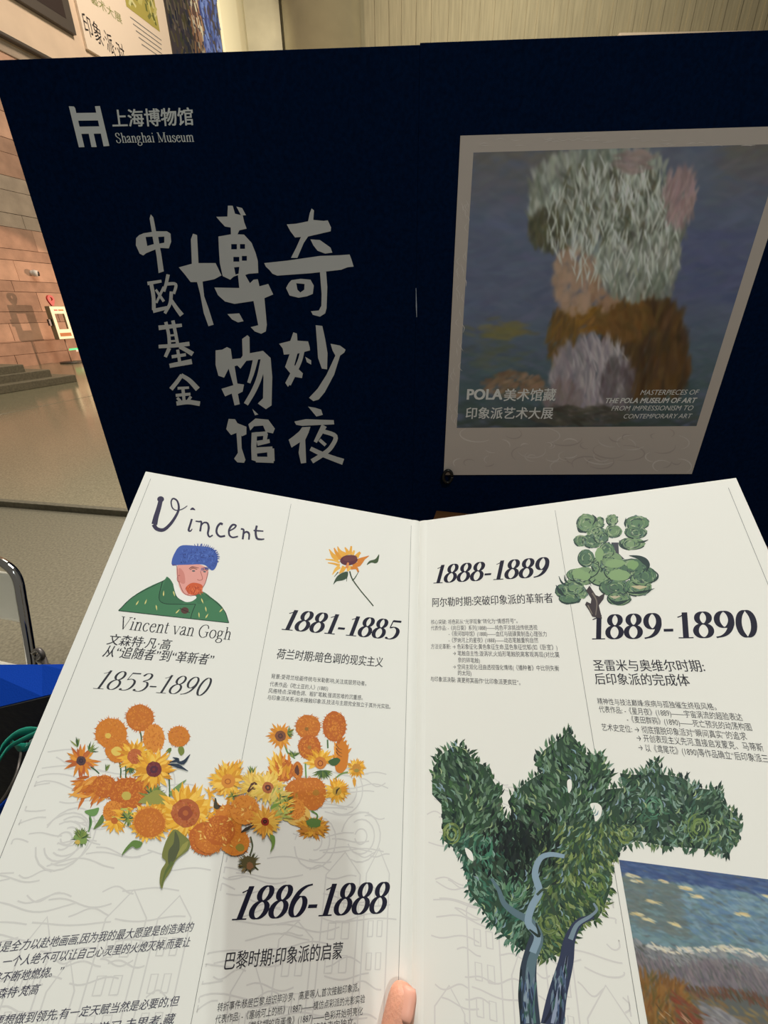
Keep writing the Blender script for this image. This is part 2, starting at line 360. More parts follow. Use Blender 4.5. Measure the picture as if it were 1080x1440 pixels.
# near slab (camera side of the joint) and far slab, then kerb edging
edge0 = K0+cper*.0; e2 = K0+cper*.045
kj2 = isect(e2, cdir, jl[0], jd)
rt = jd.cross(Vector((0, 0, 1)))
quad_slab('floor_slab', [kj2+rt*g, e2+cdir*32, e2+cdir*32+cper*34, kj2+jd*42+rt*g], .0, Z1, M['granite'], up)
quad_slab('floor_slab', [e2-cdir*6, kj2-rt*g, kj2+jd*42-rt*g, e2-cdir*6+cper*40], .0, Z1, M['granite'], up)
for k in range(8):
    s0 = K0+cdir*(k*3.1+.0); quad_slab('kerb_slab', [s0+cdir*g, s0+cdir*3.1, s0+cdir*3.1+cper*.035, s0+cdir*g+cper*.035], .001, Z1+.001, M['granite_edge'], up)

# ------------------------------------------------------------------ setting: left stone wall of laid blocks
wl = empty('wall_left'); tag(wl, 'wall of pink sandstone blocks in tall and narrow courses', kind='structure')
def wp(t, z, o=0): p = P0+W*t+NW*o; return Vector((p.x, p.y, z))
pm('wall_backing', *boxv(wp(-9, 0, -.4), W*31, NW*.36, Vector((0, 0, 8.0))), M['mortar'], wl)
blockmesh = {}
rows = [(.05, .38), (.38, .72), (.72, 1.22), (1.22, 1.52), (1.52, 2.04), (2.04, 2.32), (2.32, 2.84), (2.84, 3.12), (3.12, 3.66), (3.66, 4.0), (4.0, 4.55), (4.55, 4.9), (4.9, 5.45), (5.45, 5.8), (5.8, 6.4), (6.4, 6.8), (6.8, 7.4), (7.4, 7.9)]
rnd = random.Random(3); nb = 0
for ri, (z0, z1) in enumerate(rows):
    tall = (z1-z0) > .45; x = -6.2-rnd.random()
    while x < 9:
        ln = rnd.choice([1.3, 1.6, 1.9]) if tall else rnd.choice([1.5, 2.0, 2.4])
        m = M['stone_pale'] if tall else M['stone_mid']
        if 3.66 <= z0 < 5.0: m = M['stone_grey_shaded']  # greyer block colour paints in the shade on this band of courses
        if rnd.random() < .25: m = M['stone_mid']
        j = rnd.uniform(0, .012); key = (round(z1-z0, 2), ln, m.name)
        if key not in blockmesh:
            o = box('brick', (0, -.06, 0), (ln-.012, 0, 0), (0, .07, 0), (0, 0, z1-z0-.012), m, None); COL.objects.unlink(o); blockmesh[key] = o.data; bpy.data.objects.remove(o)
        o = bpy.data.objects.new('stone_block', blockmesh[key]); COL.objects.link(o); o.parent = wl
        o.location = wp(x, z0, j); o.rotation_euler = (0, 0, math.atan2(W.y, W.x)); x += ln; nb += 1
led = box('ledge', wp(-9, .715, -.02), W*31, NW*.10, Vector((0, 0, .035)), M['stone_mid'], wl, .004)
# upper gallery wall over the stone, with a rounded cornice
ug = empty('wall_gallery'); tag(ug, 'cream upper wall with banners above the stone wall', kind='structure')
ZL = 8.0
pm('wall_face', *boxv(wp(-9, ZL, -.4), W*24.6, NW*.52, Vector((0, 0, 9))), M['cream_wall'], ug)
box('cornice', wp(-9, ZL+.02, .12), W*24.4, NW*.16, Vector((0, 0, .10)), M['frame_dark'], ug, .03)
box('cornice', wp(-9, ZL-.25, -.4), W*24.4, NW*.5, Vector((0, 0, .27)), M['stone_grey_shaded'], ug, .02)
# back wall, pillar, trim
wb = empty('wall_back'); tag(wb, 'tall beige stone back wall with vertical ribs', kind='structure')
YB = 27.6
pm('wall_face', *boxv((-16, YB, 0), (52, 0, 0), (0, .4, 0), (0, 0, 22)), M['back_wall'], wb)
def bx(x, y, Y): d = ray(x, y); return (CP+d*(Y/d.y))
for xp in range(505, 1100, 21):   # shallow vertical ribs carved in the stone
    p = bx(xp+random.uniform(-4, 4), 30, YB)
    pm('wall_rib', *boxv((p.x, YB-.045, 0), (random.uniform(.10, .35), 0, 0), (0, .05, 0), (0, 0, 22)), M['back_wall'], wb)
tr = box('trim_1', (bx(870, 45, YB-.6).x, YB-.7, 0), (26, 0, 0), (0, .7, 0), (0, 0, bx(1000, 43, YB-.7).z), M['cream_wall'], None, .05); tag(tr, 'pale ledge along the foot of the back wall', kind='structure')
pl = empty('column'); tag(pl, 'polished marble column against the beige back wall', kind='structure')
pa, pb = bx(395, 30, YB-1.5).x, bx(507, 30, YB-1.5).x; pr = (pb-pa)/2; pc = Vector(((pa+pb)/2, YB-1.0, 0))
vs = []; fs = []; n = 48
for z in (0, 22):
    for k in range(n): q = 2*math.pi*k/n; vs.append(pc+Vector((pr*math.cos(q), .9*math.sin(q), z)))
fs = [(k, (k+1) % n, n+(k+1) % n, n+k) for k in range(n)]+[tuple(range(n, 2*n))]
pm('column_shaft', vs, fs, M['pillar'], pl, True)
tri = box('trim_2', (bx(346, 40, YB-.9).x, YB-.9, 0), (bx(395, 40, YB-.9).x-bx(346, 40, YB-.9).x, 0, 0), (0, .9, 0), (0, 0, 22), mat('grey_marble_pier', (158, 150, 128), .35, noise=(.9, .14, 8))); tag(tri, 'grey marble pier beside the polished column', kind='structure')
gb = box('trim_3', hit(313, 60, wp(0, 0, .3), NW), W*3.2, NW*.02, Vector((0, 0, 0.01)), M['cream_wall']); bpy.data.objects.remove(gb)

# ------------------------------------------------------------------ steps
stp = empty('stone_steps', (-7, 10, Z1)); tag(stp, 'three long low granite steps rising to the left against the pink stone wall', 'steps')
for k, e in enumerate(((109, 536.5), (73.5, 529.5), (36.5, 523))):
    z_ = Z1+.15*k; p = hit(e[0], e[1], (0, 0, z_), Vector((0, 0, 1))); dd = (p-wp(0, z_, .10)).dot(NW)
    box('step', Vector((p.x, p.y, Z1)), -W*9, -NW*dd, Vector((0, 0, .15*(k+1))), M['step'], stp, .012)

# ------------------------------------------------------------------ banners on the gallery wall
def on_wall(x, y, off=.12): return hit(x, y, wp(0, 0, off), NW)
GS = Sheet(wp(0, 0, .12), W, (0, 0, 1), NW)
def gallery_panel(name, tz, thick, mframe, label, cat, inset=0, mface=None):
    (t0, t1, z0, z1) = tz
    e = empty(name, wp((t0+t1)/2, z0, .12)); tag(e, label, cat, )
    box('panel' if not inset else 'frame', wp(t0, z0, .121), W*(t1-t0), NW*thick, Vector((0, 0, z1-z0)), mframe, e, .01)
    return e
def guv(x, y): return GS.uv(x, y)
wt = lambda c: c
# 1 black framed painting
t1, zb = guv(103, 51); t0 = -3.0
e = gallery_panel('framed_painting', (t0, t1, zb, zb+4.2), .14, M['frame_dark'], 'dark framed painting cut off by the top left corner', 'painting')
A = Art(Sheet(wp(0, 0, .262), W, (0, 0, 1), NW), (255, 235, 205), .8, .004, 1e-4)
r2 = random.Random(5)
A.poly([(t0+.25, zb+.25), (t1-.25, zb+.25), (t1-.25, zb+4), (t0+.25, zb+4)], (60, 44, 34), uv=True)
for k in range(260):
    x, z = r2.uniform(t0+.4, t1-.5), r2.uniform(zb+.35, zb+2.5); c = r2.choice([(38, 30, 26), (86, 62, 44), (58, 48, 40), (104, 84, 60)])
    A.stroke([(x, z), (x+r2.uniform(-.1, .3), z+r2.uniform(.05, .35))], .08, c, uv=True, j=8)
A.build('painted_canvas', M['ink'], e)
# 2 white text banner with ochre picture
t0, _ = guv(118, 62); zb = guv(118, 62)[1]; t1 = guv(235, 50)[0]
e = gallery_panel('exhibition_banner', (t0, t1, zb-.12, zb+4.6), .10, mat('white_banner', (240, 226, 206), .6), 'white text banner with an ochre picture beside the dark framed painting', 'banner')
A = Art(Sheet(wp(0, 0, .223), W, (0, 0, 1), NW), (240, 215, 185), .8, .003, 1e-4)
sh = A.S
def q(x, y): return sh.uv(x, y)
ta, za = q(176, 0); tb, zc = q(222, 43)
A.poly([(ta, zc), (tb+.1, zc), (tb+.1, zc+5 if zc+5 < zb+4.4 else zb+4.4), (ta, zb+4.4)], (186, 158, 70), uv=True)
for k in range(150):
    x, z = r2.uniform(ta+.1, tb), r2.uniform(zc+.1, zc+2.6); c = r2.choice([(206, 180, 92), (150, 128, 50), (220, 196, 120), (120, 112, 50)])
    A.stroke([(x, z), (x+r2.uniform(-.2, .2), z+r2.uniform(.1, .3))], .09, c, uv=True, j=8)
type_on(A, '印象·派·对', (120, 44), (178, 90), (52, 42, 36), h=26)
type_on(A, '藝术大展', (128, 2), (172, 33), (150, 140, 70), h=12)
for k in range(5):
    a_, b_ = (183+k*4, 24+k*9.5), (226, 51+k*5.5)
    u0, v0 = q(*a_); u1, v1 = q(*b_); A.stroke([(u0, v0), (u1, v0)], .03, (140, 124, 104), uv=True)
A.build('banner_print', M['ink'], e)
# 3 blue and brown painting
t0 = guv(229, 10)[0]; t1 = guv(306, 30)[0]; zb = guv(240, 73)[1]-1.2
e = gallery_panel('unframed_painting', (t0, t1, zb, zb+6.5), .08, M['frame_dark'], 'blue and brown painting on the wall beside the pale pilaster', 'painting')
A = Art(Sheet(wp(0, 0, .203), W, (0, 0, 1), NW), (250, 225, 195), .8, .003, 1e-4)
A.poly([(t0+.06, zb+.1), (t1-.06, zb+.1), (t1-.06, zb+6.4), (t0+.06, zb+6.4)], (74, 62, 60), uv=True)
for k in range(900):
    x, z = r2.uniform(t0+.1, t1-.1), r2.uniform(zb+.2, zb+5.6); s_ = (x-t0)/(t1-t0)
    c = r2.choice([(62, 70, 108), (84, 92, 130), (46, 50, 80), (110, 116, 150)] if s_ > .62 else ([(150, 104, 70), (186, 160, 124), (84, 56, 44)] if s_ > .4 else [(70, 66, 46), (96, 82, 54), (48, 46, 56), (116, 98, 76)]))
    A.stroke([(x, z), (x+.15*r2.uniform(-1, 1), z-r2.uniform(.15, .45))], .10, c, uv=True, j=8)
A.build('painted_canvas', M['ink'], e)
cw = box('trim_3', wp(guv(311, 50)[0]-.1, 8.0, .12), W*3.2, NW*.18, Vector((0, 0, 9)), mat('pale_pilaster', (235, 226, 196), .7)); tag(cw, 'pale pilaster closing the gallery wall', kind='structure')

# ------------------------------------------------------------------ kiosk with its pin sign
KD = hit(102, 510, (0, 0, Z1), Vector((0, 0, 1)))           # pole foot
KO = .75                                                      # off the wall
kc = wp(0, 0, KO); kn = NW
kf = lambda x, y: hit(x, y, kc, kn)
ks = empty('information_kiosk', kf(100, 508)); ks.location.z = Z1
tag(ks, 'cream lightbox notice stand on a thin pole with a red pin sign on top', 'kiosk')
tl, brr = kf(69, 431), kf(103, 476.5)
Sk = Sheet(kc, W, (0, 0, 1), NW); (ka, kz1) = Sk.uv(69, 431); (kb_, _) = Sk.uv(90.5, 431); (_, kz0) = Sk.uv(83, 477)
(kb2, _) = Sk.uv(103.5, 476); kw = ((kb_-ka)+(kb2-Sk.uv(83, 477)[0]))/2; ka = (ka+Sk.uv(83, 477)[0])/2
def kp(x, z, o=0): p = kc+W*(ka+x)+NW*o; return Vector((p.x, p.y, z))
hh = kz1-kz0; dp = .16
def kbar(nm, x0, x1, z0, z1, o0, o1, m): return box(nm, kp(x0, z0, o0), W*(x1-x0), NW*(o1-o0), Vector((0, 0, z1-z0)), m, ks, .004)
kbar('frame_panel', 0, kw, kz1-hh*.22, kz1, -.0, .02, M['lit_cream'])
kbar('frame_panel', 0, kw, kz0, kz0+hh*.30, 0, .02, M['lit_cream'])
kbar('frame_panel', 0, kw*.19, kz0+hh*.30, kz1-hh*.22, 0, .02, M['lit_cream'])
kbar('frame_panel', kw*.84, kw, kz0+hh*.30, kz1-hh*.22, 0, .02, M['lit_cream'])
kbar('side_panel', -.012, 0, kz0, kz1, -dp, .02, M['box_side']); kbar('side_panel', kw, kw+.012, kz0, kz1, -dp, .02, M['box_side'])
kbar('side_panel', 0, kw, kz1, kz1+.012, -dp, .02, M['box_side']); kbar('side_panel', 0, kw, kz0-.012, kz0, -dp, .02, M['box_side'])
kbar('orange_notice', kw*.12, kw*.88, kz0+hh*.08, kz0+hh*.19, .02, .026, M['orange_print'])
kbar('title_strip', kw*.22, kw*.45, kz1-hh*.13, kz1-hh*.09, .02, .026, M['red']); kbar('title_strip', kw*.5, kw*.85, kz1-hh*.13, kz1-hh*.09, .02, .026, M['orange_print'])
kbar('side_bracket', -.12, -.012, kz0+hh*.42, kz0+hh*.62, -dp*.6, -dp*.2, M['black'])
px_ = kw*.45
tube('pole', [kp(px_, Z1, -.06), kp(px_, kz0, -.06)], .022, M['stone_pale'], ks, 12, 1)
tube('base_plate', [kp(px_, Z1, -.06), kp(px_, Z1+.04, -.06)], .32, M['frame_dark'], ks, 28, 1)
# pin sign: ring with a tapering point
vs = []; fs = []; n = 28; r1, r0 = .105, .048; pcz = kz1+.20
for o_ in (-.03, .03):
    for rr in (r1, r0):
        for k in range(n):
            q_ = 2*math.pi*k/n; x_, z_ = math.cos(q_)*rr, math.sin(q_)*rr
            if rr == r1 and z_ < -.03: z_ -= .11*(1-abs(x_)/r1)**1.2
            vs.append(kp(kw*.30+x_, pcz+z_, o_-.03))
for k in range(n):
    k2 = (k+1) % n
    fs += [(k, k2, n+k2, n+k), (2*n+k, 3*n+k, 3*n+k2, 2*n+k2), (k, 2*n+k, 2*n+k2, k2), (n+k, n+k2, 3*n+k2, 3*n+k)]
pm('pin_sign', vs, fs, M['red'], ks)
# security camera
scp = on_wall(43, 384, .02); sce = empty('security_camera', scp); tag(sce, 'small white dome camera fixed high on the pink stone wall', 'camera')
tube('mount', [scp, scp+NW*.16], .07, M['white_plastic'], sce, 16, 1)
tube('camera_body', [scp+NW*.12-W*.03, scp+NW*.2+W*.06-Vector((0, 0, .02))], .085, M['white_plastic'], sce, 16, 1)
tube('lens', [scp+NW*.19+W*.05-Vector((0, 0, .02)), scp+NW*.225+W*.075-Vector((0, 0, .022))], .06, M['black'], sce, 16, 1)
# exit sign near the floor
ep = on_wall(97, 494, .03); es = empty('exit_sign', ep); tag(es, 'small green lit sign low on the stone wall beside the notice stand', 'sign')
box('sign_box', ep-Vector((0, 0, .09)), W*.62, NW*.04, Vector((0, 0, .17)), M['exit_green'], es, .005)
box('white_arrow', ep+W*.22+NW*.04-Vector((0, 0, .03)), W*.16, NW*.004, Vector((0, 0, .06)), M['white_plastic'], es)
# letters on the wall at far left
A = Art(Sheet(wp(0, 0, .03), W, (0, 0, 1), NW), (225, 175, 140), .7, .001, 1e-4)

# ------------------------------------------------------------------ display boards
yb = math.radians(-2); BN = Vector((math.sin(yb), -math.cos(yb), 0)); BT = Vector((math.cos(yb), math.sin(yb), 0)); BO = Vector((0, 1.6, 0))
BS = Sheet(BO, BT, (0, 0, 1), BN)
def bp(t, z, o=0): return BO+BT*t+Vector((0, 0, z))+BN*o
BW, BA = (132, 128, 124), .60
b1 = empty('display_board', bp(-.49, 0)); tag(b1, 'navy display board with grey brush lettering and a museum logo', 'display board', )
box('board_panel', bp(-1.104, .0, 0), BT*1.224, -BN*.03, Vector((0, 0, 2.056)), M['navy'], b1, .0015)
b2 = empty('display_board', bp(.9, 0)); tag(b2, 'navy display board behind the picture poster, right of the seam', 'display board')
box('board_panel', bp(.1201, .0, .0), BT*1.7544, -BN*.03, Vector((0, 0, 2.060)), M['navy'], b2, .0015)
GREY = (132, 128, 124)
ba = lambda crop: Art(BS, BW, BA, .0012, 2e-6, crop)
# logo
A = ba((0, 120, 6.0))
for pl_ in ([(583, 178), (625, 180), (636, 192), (715, 522), (668, 524)], [(803, 178), (845, 176), (925, 512), (876, 516)],
            [(630, 235), (850, 232), (865, 297), (650, 300)], [(662, 350), (880, 347), (893, 408), (680, 411)], [(750, 405), (792, 405), (818, 522), (774, 522)]):
    A.poly(pl_, (140, 138, 134))
A.build('museum_emblem', M['ink'], b1)
A = ba(None)
type_on(A, '上海博物馆', (159, 177), (272, 174), (140, 138, 134), h=23, shear=.12, bold=.018)
A.build('printed_lettering', M['ink'], b1)
A = ba(None)
serif_line(A, 'Shanghai Museum', (164, 201), (274, 199.5), (140, 138, 134), 13.5, thick=.10, thin=.035, cap=.66, table=LET)
A.build('printed_lettering', M['ink'], b1)
# brush lettering: traced brush shapes, one print per character
CR = (170, 270, 3.0)
def bridge(outer, holes):
    P = list(outer)
    for h in holes:
        best = min(((i, k) for i in range(len(P)) for k in range(len(h))), key=lambda ik: (P[ik[0]][0]-h[ik[1]][0])**2+(P[ik[0]][1]-h[ik[1]][1])**2)
        i, k = best; P = P[:i+1]+h[k:]+h[:k+1]+P[i:]
    return P
def char(polys=(), strokes=(), holed=()):
    A = ba(CR)
    for p in polys: A.poly(p, GREY)
    for pts, w0, w1 in strokes: A.stroke(pts, w0, GREY, w1)
    for out, hs in holed:
        # ring shapes: triangulate with holes
        loops = [out]+list(hs); q_ = [[Vector((*A.px(p), 0)) for p in l] for l in loops]
        tri_ = tessellate_polygon(q_); flat = [(v.x, v.y) for l in q_ for v in l]; A.add(flat, tri_, A.col(GREY))
    A.build('brush_character', M['ink'], b1)
rect = lambda x0, y0, x1, y1: [(x0, y0), (x1, y0), (x1, y1), (x0, y1)]
char([[(805, 70), (815, 78), (812, 118), (855, 122), (873, 120), (887, 150), (885, 166), (790, 188), (772, 215), (745, 278), (718, 278), (740, 235), (760, 190), (735, 192), (715, 165), (700, 137), (740, 134), (790, 124), (797, 90)],
      [(800, 200), (840, 203), (885, 235), (892, 256), (862, 260), (830, 248), (812, 225)],
      [(605, 300), (700, 290), (840, 270), (922, 267), (965, 264), (973, 285), (982, 315), (955, 318), (930, 328), (800, 343), (660, 353), (640, 345), (628, 330), (612, 315)],
      [(840, 338), (866, 336), (871, 400), (868, 490), (862, 512), (840, 526), (810, 518), (802, 503), (835, 500), (846, 480), (847, 430)]],
     holed=[([(697, 405), (708, 385), (720, 372), (760, 366), (800, 370), (814, 395), (810, 430), (785, 440), (750, 446), (712, 437)], [[(740, 385), (775, 388), (774, 412), (757, 424), (745, 412)]])])
char([[(668, 640), (715, 628), (728, 592), (743, 597), (745, 627), (790, 630), (797, 655), (798, 668), (745, 682), (732, 730), (768, 765), (764, 785), (735, 780), (705, 822), (694, 805), (715, 765), (693, 738), (712, 684), (688, 686), (683, 660)],
      [(778, 695), (803, 710), (803, 728), (785, 718)],
      [(822, 562), (850, 565), (862, 620), (872, 680), (870, 748), (848, 745), (832, 700), (828, 640)],
      [(885, 640), (925, 648), (948, 665), (943, 677), (925, 690), (900, 770), (860, 845), (835, 875), (812, 882), (794, 868), (830, 830), (868, 770), (905, 690), (893, 668)]],
     [([(766, 670), (752, 720), (708, 812)], 18, 20)])
char([[(790, 905), (820, 910), (845, 918), (852, 940), (825, 947)], [(732, 968), (780, 958), (898, 962), (900, 980), (830, 983), (765, 986), (740, 982)],
      [(765, 992), (800, 990), (792, 1015), (778, 1045), (782, 1142), (760, 1145), (750, 1100), (756, 1055), (720, 1078), (708, 1045), (728, 1030), (752, 1010)]],
     [([(858, 985), (835, 1028), (820, 1055)], 24, 14), ([(850, 1008), (905, 1030), (888, 1075), (855, 1105), (806, 1136)], 18, 20), ([(800, 1082), (850, 1106), (900, 1125), (938, 1138)], 18, 26), ([(838, 1045), (864, 1068)], 14, 14)])
char([[(245, 318), (300, 303), (296, 200), (305, 176), (322, 182), (328, 300), (400, 300), (412, 325), (425, 352), (395, 368), (345, 378), (352, 440), (370, 490), (392, 560), (370, 566), (350, 510), (335, 430), (322, 380), (295, 380), (272, 350)],
      [(452, 58), (472, 58), (482, 92), (515, 100), (520, 125), (531, 155), (500, 162), (492, 180), (465, 182), (464, 150), (440, 146), (420, 125), (403, 105), (450, 104)],
      [(488, 62), (512, 68), (528, 98), (508, 100)],
      [(494, 345), (522, 345), (545, 385), (560, 370), (578, 368), (585, 398), (622, 388), (643, 432), (606, 448), (616, 560), (612, 588), (592, 598), (565, 588), (548, 570), (580, 562), (560, 460), (480, 472), (440, 462), (410, 435), (395, 403), (500, 405)],
      [(450, 515), (500, 512), (518, 545), (495, 550), (470, 538)]],
     holed=[([(412, 188), (470, 178), (520, 180), (552, 215), (568, 255), (578, 290), (580, 342), (540, 345), (520, 352), (495, 350), (475, 358), (462, 370), (430, 355), (418, 300), (414, 240)],
             [rect(466, 220, 490, 242), rect(503, 220, 524, 240), rect(475, 274, 500, 294), rect(511, 270, 532, 290), [(478, 318), (500, 316), (497, 345), (484, 348)][::1]])])
char([[(400, 668), (428, 665), (448, 654), (464, 662), (470, 705), (520, 700), (522, 722), (480, 735), (492, 808), (520, 812), (514, 842), (494, 852), (502, 895), (480, 900), (468, 850), (440, 862), (425, 830), (475, 815), (455, 745), (436, 783), (412, 775), (400, 730)],
      [(512, 620), (534, 604), (543, 612), (544, 680), (600, 670), (632, 700), (639, 780), (636, 900), (612, 916), (578, 892), (600, 870), (602, 780), (592, 705), (530, 712), (505, 745), (488, 728), (514, 690)]],
     [([(570, 700), (555, 760), (540, 805)], 22, 14), ([(603, 700), (585, 780), (560, 840), (528, 895)], 24, 20)])
char([[(445, 1000), (455, 957), (482, 958), (492, 975), (530, 990), (530, 1022), (512, 1030), (490, 1015), (465, 1025)],
      [(555, 915), (580, 938), (566, 942)], [(538, 980), (568, 955), (622, 960), (650, 998), (642, 1018), (612, 1012), (600, 985), (562, 988), (546, 1006)],
      [(488, 1015), (508, 1020), (510, 1080), (526, 1130), (520, 1142), (492, 1140), (478, 1125), (494, 1100)], [(552, 1015), (575, 1012), (572, 1080), (578, 1138), (552, 1130), (550, 1075)]],
     [([(572, 1022), (618, 1018)], 18, 18), ([(612, 1018), (606, 1055)], 18, 16), ([(575, 1060), (628, 1050)], 22, 16), ([(573, 1090), (640, 1084)], 26, 22), ([(632, 1082), (634, 1135)], 30, 30), ([(570, 1128), (645, 1130)], 24, 26)])
char([[(127, 95), (138, 108), (148, 160), (160, 210), (170, 255), (182, 335), (160, 342), (152, 275), (142, 215), (130, 160), (122, 112)]],
     holed=[([(65, 195), (78, 182), (98, 174), (150, 166), (195, 166), (210, 176), (213, 210), (203, 238), (165, 236), (140, 245), (108, 258), (95, 268), (80, 260), (64, 225)], [[(105, 190), (134, 188), (140, 220), (112, 228)], [(158, 190), (184, 188), (184, 214), (163, 218)]])])
char([], [([(113, 386), (172, 376)], 15, 12), ([(128, 385), (138, 440), (140, 498)], 16, 16), ([(136, 502), (196, 488)], 18, 14), ([(148, 412), (182, 462)], 10, 12), ([(182, 400), (150, 468)], 11, 10), ([(200, 348), (192, 385), (182, 420)], 15, 12), ([(195, 388), (232, 390), (224, 430)], 14, 12), ([(214, 420), (208, 470), (186, 512)], 15, 13), ([(212, 455), (235, 490), (258, 520)], 14, 20)])
char([], [([(160, 573), (258, 562)], 20, 14), ([(190, 548), (202, 600), (206, 652)], 14, 14), ([(220, 542), (232, 600), (242, 652)], 15, 13), ([(200, 606), (236, 603)], 9, 8), ([(202, 630), (240, 627)], 9, 8), ([(160, 652), (225, 648), (290, 640)], 15, 18), ([(205, 658), (188, 696)], 16, 14), ([(248, 652), (278, 668), (304, 684)], 16, 20), ([(215, 695), (275, 686)], 14, 13), ([(240, 665), (250, 725)], 13, 13), ([(206, 733), (300, 715)], 18, 22)])
char([], [([(258, 772), (238, 800), (212, 832)], 16, 18), ([(255, 772), (290, 795), (325, 832)], 16, 22), ([(240, 828), (288, 825)], 12, 10), ([(232, 858), (294, 852)], 13, 12), ([(262, 826), (268, 888)], 14, 13), ([(238, 868), (252, 882)], 12, 12), ([(296, 862), (284, 880)], 12, 12), ([(235, 892), (285, 886), (334, 893)], 18, 20)])

# ------------------------------------------------------------------ poster on the second board
pst = empty('exhibition_poster', bp(.72, .795, .002)); tag(pst, 'white bordered picture poster fixed to the right navy board', 'poster')
px0, px1, pz0, pz1 = .243, 1.222, .797, 1.858
box('poster_card', bp(px0, pz0, .001), BT*(px1-px0), BN*.003, Vector((0, 0, pz1-pz0)), M['poster_card'], pst)
PS = Sheet(bp(0, 0, .004), BT, (0, 0, 1), BN)
ix0, ix1, iz0, iz1 = .284, 1.182, .989, 1.818
PW, PA = (117, 107, 98), s2l((206, 194, 186))
class Canvas:
    """soft paint laid on a fine vertex grid"""
    def __init__(c, w, h, base): c.w, c.h = w, h; c.a = np.zeros((h, w, 3)); c.a[:] = base
    def dab(c, x, y, ang, ln, wd, col, al=.6):
        R_ = int(ln+wd+2); x0, x1, y0, y1 = max(0, int(x)-R_), min(c.w, int(x)+R_), max(0, int(y)-R_), min(c.h, int(y)+R_)
        if x1 <= x0 or y1 <= y0: return
        yy, xx = np.mgrid[y0:y1, x0:x1]; dx, dy = xx-x, yy-y; u_ = dx*math.cos(ang)+dy*math.sin(ang); v_ = -dx*math.sin(ang)+dy*math.cos(ang)
        v_ = v_-.12*u_*u_/ln*math.sin(x*.7+y)
        m = al*np.exp(-((np.abs(u_)/(ln*.5))**4)-((np.abs(v_)/(wd*.5))**2.6)); c.a[y0:y1, x0:x1] += (np.array(col)-c.a[y0:y1, x0:x1])*m[..., None]
    def build(c, name, S, u0, u1, v0, v1, off, white, alb, m, parent):
        vs = []; us = np.linspace(u0, u1, c.w); vv = np.linspace(v1, v0, c.h)
        g = np.zeros((c.h, c.w, 3)); o = np.array(S.o)+np.array(S.n)*off
        g += o; g += us[None, :, None]*np.array(S.r); g += vv[:, None, None]*np.array(S.u)
        idx = np.arange(c.w*c.h).reshape(c.h, c.w); q = np.stack([idx[:-1, :-1], idx[:-1, 1:], idx[1:, 1:], idx[1:, :-1]], -1).reshape(-1, 4)
        me = bpy.data.meshes.new(name); g = g.reshape(-1, 3)-(np.array(parent.location) if parent else 0)
        me.vertices.add(len(g)); me.vertices.foreach_set('co', g.ravel()); n = len(q); me.loops.add(n*4); me.loops.foreach_set('vertex_index', q.ravel())
        me.polygons.add(n); me.polygons.foreach_set('loop_start', np.arange(n)*4); me.polygons.foreach_set('loop_total', np.full(n, 4)); me.update(calc_edges=True)
        at = me.color_attributes.new('ink', 'FLOAT_COLOR', 'POINT'); x = np.clip(c.a.reshape(-1, 3), 0, 255)/255; l = np.where(x <= .04045, x/12.92, ((x+.055)/1.055)**2.4)
        l = np.minimum(.95, l/np.array(s2l(white))*np.array(alb)); at.data.foreach_set('color', np.concatenate([l, np.ones((len(l), 1))], 1).ravel())
        return link(name, me, m, parent)
rp = random.Random(11)
def mix(a, b, t): return tuple(a[i]+(b[i]-a[i])*t for i in range(3))
def jit(c, j): d = rp.uniform(-j, j); return tuple(x+d+rp.uniform(-j, j)*.4 for x in c)
CW, CH_ = 330, 300
cv = Canvas(CW, CH_, (64, 68, 80))
def bgc(s_, t_):
    c = mix((66, 70, 84), (48, 60, 60), max(0, min(1, (t_-.5)*3)));  c = mix(c, (74, 68, 60), max(0, 1-t_*5)*(.9 if s_ < .35 or s_ > .8 else .3)); c = mix(c, (40, 40, 34), max(0, (t_-.86)*5))
    return c
for k in range(3200):
    s_, t_ = rp.random(), rp.random(); c = bgc(s_, t_)
    if s_ > .7 and .25 < t_ < .5: c = mix(c, (56, 58, 84), .5)
    cv.dab(s_*CW, t_*CH_, rp.uniform(-.5, .5), rp.uniform(14, 34), rp.uniform(4, 9), jit(c, 7), .45)
for k in range(60): cv.dab(rp.gauss(52, 18), rp.gauss(176, 6), rp.uniform(-.3, .3), 18, 5, jit((84, 76, 44), 8), .35)
for k in range(50): cv.dab(rp.gauss(40, 20), rp.gauss(205, 10), rp.uniform(-.3, .3), 18, 5, jit((66, 68, 54), 6), .3)
def pc(x, y):    # crop pixels of the photograph to canvas cells
    u_, v_ = PS.uv(560+x/2.077, 160+y/2.077); return (u_-ix0)/(ix1-ix0)*CW, (iz1-v_)/(iz1-iz0)*CH_
def mass(cx, cy, rx, ry, n, cols, ang, la, wd, spread=.5, ja=7, al=.6):
    for k in range(n):
        r_, a_ = math.sqrt(rp.random()), rp.uniform(0, 2*math.pi); x_, y_ = pc(cx+rx*r_*math.cos(a_), cy+ry*r_*math.sin(a_))
        cv.dab(x_, y_, ang+rp.uniform(-spread, spread), la*rp.uniform(.6, 1.3), wd*rp.uniform(.7, 1.3), jit(rp.choice(cols), ja), al)
